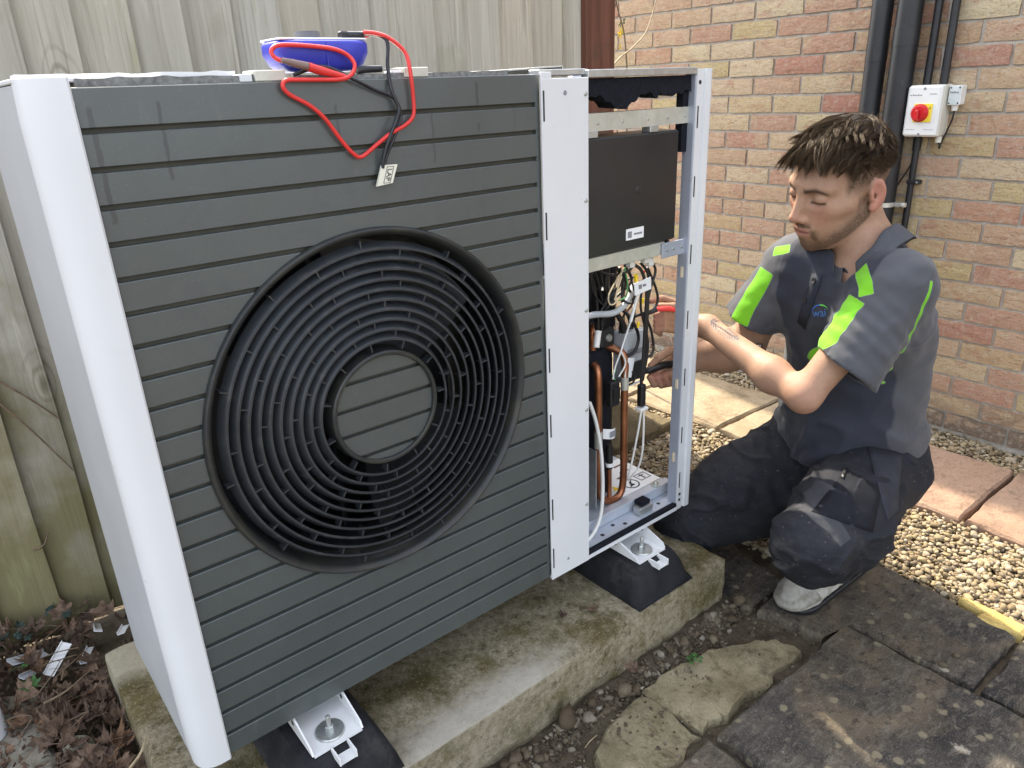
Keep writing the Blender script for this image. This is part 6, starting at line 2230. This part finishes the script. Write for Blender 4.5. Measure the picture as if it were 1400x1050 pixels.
def leaf_mesh(seed, size, curl, mat):
    rs = np.random.default_rng(seed)
    P = np.array(OUT); n = len(P)
    P = P * (1 + rs.normal(0, .05, (n, 1)))
    a, b, ph = rs.uniform(.2, .9) * curl, rs.uniform(-.5, .7) * curl, rs.uniform(0, 6.28)
    rings = [P * q for q in (1.0, .66, .33)]
    V = []
    for q, R_ in enumerate(rings):
        r2 = np.hypot(R_[:, 0], R_[:, 1]); th = np.arctan2(R_[:, 1], R_[:, 0])
        z = a * R_[:, 0] ** 2 + b * R_[:, 1] ** 2 * .6 + .10 * curl * r2 * np.sin(th * 5 + ph) + .05 * rs.normal(0, 1, n) * r2
        V.append(np.column_stack([R_ * (1 - .18 * curl * r2[:, None]), z]))
    V.append(np.array([[0, 0, 0]])); V = np.concatenate(V) * size
    F = []
    for q in range(2):
        for k in range(n):
            F.append((q * n + k, q * n + (k + 1) % n, (q + 1) * n + (k + 1) % n, (q + 1) * n + k))
    for k in range(n):
        F.append((2 * n + k, 2 * n + (k + 1) % n, 3 * n))
    mb = MB().raw(V, F)
    mb.tube([(0, 0, 0), (size * .05, -size * .5, size * .1), (size * .12, -size * 1.0, size * .05)], size * .018, 4)
    return mesh_of('dead_leaf', mb.v, mb.f, mat, 60)


lm = [leaf_mesh(i, 1.0, (1.2, 2.0, .8, 2.6, 1.6, 1.0)[i], M['leaf']) for i in range(6)]
rs = random.Random(5)


def put_leaf(x, y, z, s, label, group=None, me=None, tilt=.5):
    o = bpy.data.objects.new('dead_leaf', me or lm[rs.randrange(6)])
    o.location = (x, y, z); o.scale = (s, s, s)
    o.rotation_euler = (rs.uniform(-tilt, tilt), rs.uniform(-tilt, tilt), rs.uniform(0, 6.28))
    COL.objects.link(o)
    return tag(o, label, 'leaf', group)


GL = 'brown curled maple leaf in the deep litter between fence and plinth'
for i in range(150):
    y = rs.uniform(.24, .86); x = rs.uniform(-.225, -.095)
    if y > .60: x = rs.uniform(-.50, -.0 if y < .7 else .04)
    if x > -.098 and y < .58: continue
    hgt = .012 + .03 * rs.random() + (.035 if y > .66 else 0) * rs.random()
    put_leaf(x, y, GZ + hgt, rs.uniform(.022, .052), GL, 'dead leaves by the fence')
for i, (px, py, zz_, s, lab) in enumerate([(868, 916, GZ + .012, .030, 'dull mauve brown maple leaf on the rubble in front of the plinth'),
                                         (772, 843, -.113, .024, 'dark shrivelled maple leaf on top of the plinth beside the foot'),
                                         (812, 836, -.112, .022, 'pale shrivelled maple leaf on top of the plinth, nearest the rubber foot'),
                                         (35, 990, GZ + .014, .045, 'brown maple leaf spread on the grey slab by the fence')]):
    p = at(px, py, 2, zz_)
    put_leaf(p[0], p[1], zz_ + .004, s, lab, None, lm[i], .25)
for px, py, s in ((45, 940, .035), (35, 912, .03)):
    p = at(px, py, 2, GZ + .04)
    o = put_leaf(p[0], p[1], GZ + .045, s, 'dark green leaf lying among the brown litter', 'green leaves in the litter', leaf_mesh(31 + int(s * 1000), 1.0, .5, M['green_leaf']), .3)
    o.name = 'green_leaf'
# ivy at the foot of the fence
iv = [leaf_mesh(60 + i, 1.0, .5, M['dark_ivy']) for i in range(3)]
for i in range(26):
    x = rs.uniform(-.40, -.10)
    o = put_leaf(x, rs.uniform(.80, .875), GZ + rs.uniform(.02, .085), rs.uniform(.014, .024), 'dark ivy leaf at the foot of the fence boards', 'ivy leaves at the fence foot', iv[i % 3], .9)
    o.name = 'ivy_leaf'
# fine twigs in the litter
for i in range(14):
    a = rs.uniform(0, 6.28); x_, y_ = rs.uniform(-.26, -.11), rs.uniform(.3, .82); L_ = rs.uniform(.02, .06)
    z_ = GZ + rs.uniform(.03, .05)
    tag(MB().tube(catmull([(x_ - L_ * math.cos(a), y_ - L_ * math.sin(a), z_), (x_ + .006, y_, z_ + .006), (x_ + L_ * math.cos(a), y_ + L_ * math.sin(a), z_ + rs.uniform(-.006, .01))], 4), [.0014, .0012, .0006], 5).build('leaf_stalk', M['twig'], None, 60), 'thin dry stalk among the dead leaves by the fence', 'stalk', 'stalks in the litter')
# crumbled litter under the leaves
n = 2600
x = RNG.uniform(-.5, -.09, n); y = RNG.uniform(.25, .88, n)
V = []; F = []
for i in range(n):
    c0 = np.array([x[i], y[i], GZ - .012 + RNG.uniform(0, .024)])
    a = RNG.normal(0, 1, 3); a /= np.linalg.norm(a); b = np.cross(a, RNG.normal(0, 1, 3)); b /= np.linalg.norm(b)
    s1, s2 = RNG.uniform(.004, .014), RNG.uniform(.002, .008)
    k0 = len(V); V += [c0 - a * s1, c0 + b * s2, c0 + a * s1 + np.cross(a, b) * .002, c0 - b * s2]; F.append((k0, k0 + 1, k0 + 2, k0 + 3))
tag(obj('leaf_crumbs', mesh_of('leaf_crumbs', V, F, M['leaf'])), 'crumbled brown leaf litter on the soil by the fence', 'litter', kind='stuff')

# pale offcuts in the litter
for i, (px, py, L, w, a, lab) in enumerate([(78, 898, .075, .022, .9, 'long white plastic offcut lying slanted in the leaf litter'),
                                          (38, 897, .075, .030, .35, 'wide pale plastic offcut nearest the fence corner of the litter'),
                                          (132, 855, .05, .018, 1.4, 'short pale offcut standing by the fence foot'),
                                          (168, 858, .045, .016, 1.2, 'small white offcut against the side of the heat pump plinth'),
                                          (118, 893, .065, .014, 1.2, 'narrow bluish offcut in the middle of the leaf litter'),
                                          (38, 920, .035, .016, .6, 'small white scrap beside the green leaves')]):
    p = at(px, py, 2, GZ + .04)
    Mx = Matrix.Translation((p[0], p[1], GZ + .034)) @ Matrix.Rotation(a, 4, 'Z') @ Matrix.Rotation(rs.uniform(-.5, .5), 4, 'X') @ Matrix.Rotation(rs.uniform(-.45, .45), 4, 'Y')
    o = MB().box(-L / 2, L / 2, -w / 2, w / 2, -.0012, .0012, .0005, Mx).box(-L / 2, L / 2, w / 2 - .002, w / 2, .0013, .006, 0, Mx).build('plastic_offcut', M['side_sheet'] if i in (1, 4, 5) else M['white_paint'])
    tag(o, lab, 'offcut', 'offcuts in the litter')
# white rounded cover lying at the left edge
mb = MB(); V = []; F = []
out = []
x0, x1, y0, y1, r = -.62, -.2785, .545, .95, .035
for cx_, cy_, a0 in ((x1 - r, y0 + r, -90), (x1 - r, y1 - r, 0), (x0 + r, y1 - r, 90), (x0 + r, y0 + r, 180)):
    for k in range(7):
        a = rad(a0 + 15 * k); out.append((cx_ + r * math.cos(a), cy_ + r * math.sin(a)))
n = len(out); c0 = np.array([(x0 + x1) / 2, (y0 + y1) / 2])
lay = [(1.0, GZ + .006), (1.0, GZ + .048), (.994, GZ + .056), (.98, GZ + .060), (.5, GZ + .060)]
for s, z in lay:
    V += [(*(c0 + (np.array(q) - c0) * s), z) for q in out]
for i in range(len(lay) - 1):
    F += [(i * n + k, i * n + (k + 1) % n, (i + 1) * n + (k + 1) % n, (i + 1) * n + k) for k in range(n)]
F.append(tuple((len(lay) - 1) * n + k for k in range(n)))
tag(mb.raw(V, F).build('loose_cover', M['white_coat'], None, 40), 'white rounded plastic cover lying on the slab at the left edge', 'cover')

# dry stems
def stem(name, pts, r, mat, label, cat):
    return tag(MB().tube(catmull(pts, 6), r, 6).build(name, mat, None, 60), label, cat)


stem('dry_stem', [at(178, 1050, 2, GZ + .05), at(192, 1030, 2, -.105), at(200, 1008, 2, -.10)], [.003, .0022, .001], M['pale_straw'], 'pale dry stem leaning on the edge of the plinth', 'stem')
stem('dry_stem', [at(60, 962, 2, GZ + .05), at(90, 945, 2, GZ + .06), at(125, 915, 2, GZ + .055)], [.0028, .002, .0012], M['twig'], 'long brown leaf stalk across the litter', 'stem')
stem('grass_straw', [at(800, 1022, 2, GZ), at(806, 1014, 2, GZ + .012), at(816, 1005, 2, GZ + .004)], .0008, M['pale_straw'], 'short pale straw on the old flagstone', 'straw')
for q, (pts, lab) in enumerate([([(0, 522, .868), (40, 545, .862), (82, 573, .866)], 'short dark bramble stem in front of the fence boards, upper one'),
                                ([(0, 552, .866), (45, 590, .858), (100, 643, .862)], 'long dark bramble stem in front of the fence boards, lower one'),
                                ([(46, 752, .868), (60, 745, .86), (66, 728, .862)], 'curled dry tendril on the lower fence boards')]):
    stem('bramble_stem', [at(a, b, 1, y_) for a, b, y_ in pts], [.0026, .0022, .0014], M['twig'], lab, 'stem')
# weed seedling in the soil and a blade of grass
p = at(948, 903, 2, GZ)
wd_ = thing('weed_seedling', (p[0], p[1], GZ - .02), 'tiny green weed growing in the soil strip', 'weed')
for i in range(9):
    a = i * 2.4; r = .004 + .006 * (i % 3)
    c0 = Vector((p[0] + r * math.cos(a), p[1] + r * math.sin(a), GZ + .003 + .003 * (i % 4)))
    MB().raw([c0 + Vector((math.cos(a + b) * q, math.sin(a + b) * q, .001 * math.sin(3 * b))) for b, q in zip(np.linspace(0, 6.28, 9)[:-1], (.006, .005, .004, .005, .0045, .005, .004, .005))], [tuple(range(8))]).build('leaf_blade', M['green_leaf'], wd_)
MB().tube([(p[0], p[1], GZ - .02), (p[0], p[1], GZ + .008)], .0008, 5).build('weed_stalk', M['green_leaf'], wd_)
# shrub twigs with yellow blossom behind the opening
sh_ = thing('flowering_shrub', (1.86, 1.0, GZ), 'thin shrub twigs with a few yellow blossoms beside the fence post', 'shrub')
tw1 = [at(855, 300, 1, 1.0), at(857, 170, 1, 1.0), at(857, 95, 1, 1.0), at(853, 45, 1, 1.0), at(844, 10, 1, 1.0), at(838, -20, 1, 1.0)]
tw1 = [np.array([tw1[0][0], 1.0, GZ])] + tw1
MB().tube(catmull(tw1, 5), [.006, .004, .0032, .0028, .0024, .002], 6).build('twig', M['twig'], sh_, 60)
tw2 = [np.array([1.84, 1.0, GZ]), at(838, 240, 1, .985), at(834, 110, 1, .985), at(842, 85, 1, .985), at(868, 62, 1, .985), at(885, 40, 1, .985), at(897, 0, 1, .985), at(905, -30, 1, .985)]
MB().tube(catmull(tw2, 5), [.005, .0035, .003, .0026, .002, .0015], 6).build('twig', M['pale_straw'], sh_, 60)
for i, (px, py, m, s) in enumerate([(849, 44, 'yellow_petal', .015), (848, 64, 'yellow_petal', .011), (847, 48, 'yellow_petal', .012), (851, 38, 'yellow_petal', .009), (853, 29, 'green_leaf', .011), (848, 33, 'green_leaf', .009), (841, 8, 'twig', .010), (840, 165, 'pale_straw', .006)]):
    p = at(px, py, 1, 1.0)
    for k in range(4):
        a = k * 1.57 + i
        d1_ = Vector((math.cos(a), .4 * math.sin(a * 1.3), math.sin(a))); d2_ = d1_.cross(Vector((0, 1, 0)))
        c0 = Vector(p)
        MB().raw([c0, c0 + d1_ * s * .6 + d2_ * s * .3, c0 + d1_ * s * 1.2, c0 + d1_ * s * .6 - d2_ * s * .3], [(0, 1, 2, 3)]).build('blossom' if m == 'yellow_petal' else 'leaf', M[m], sh_)
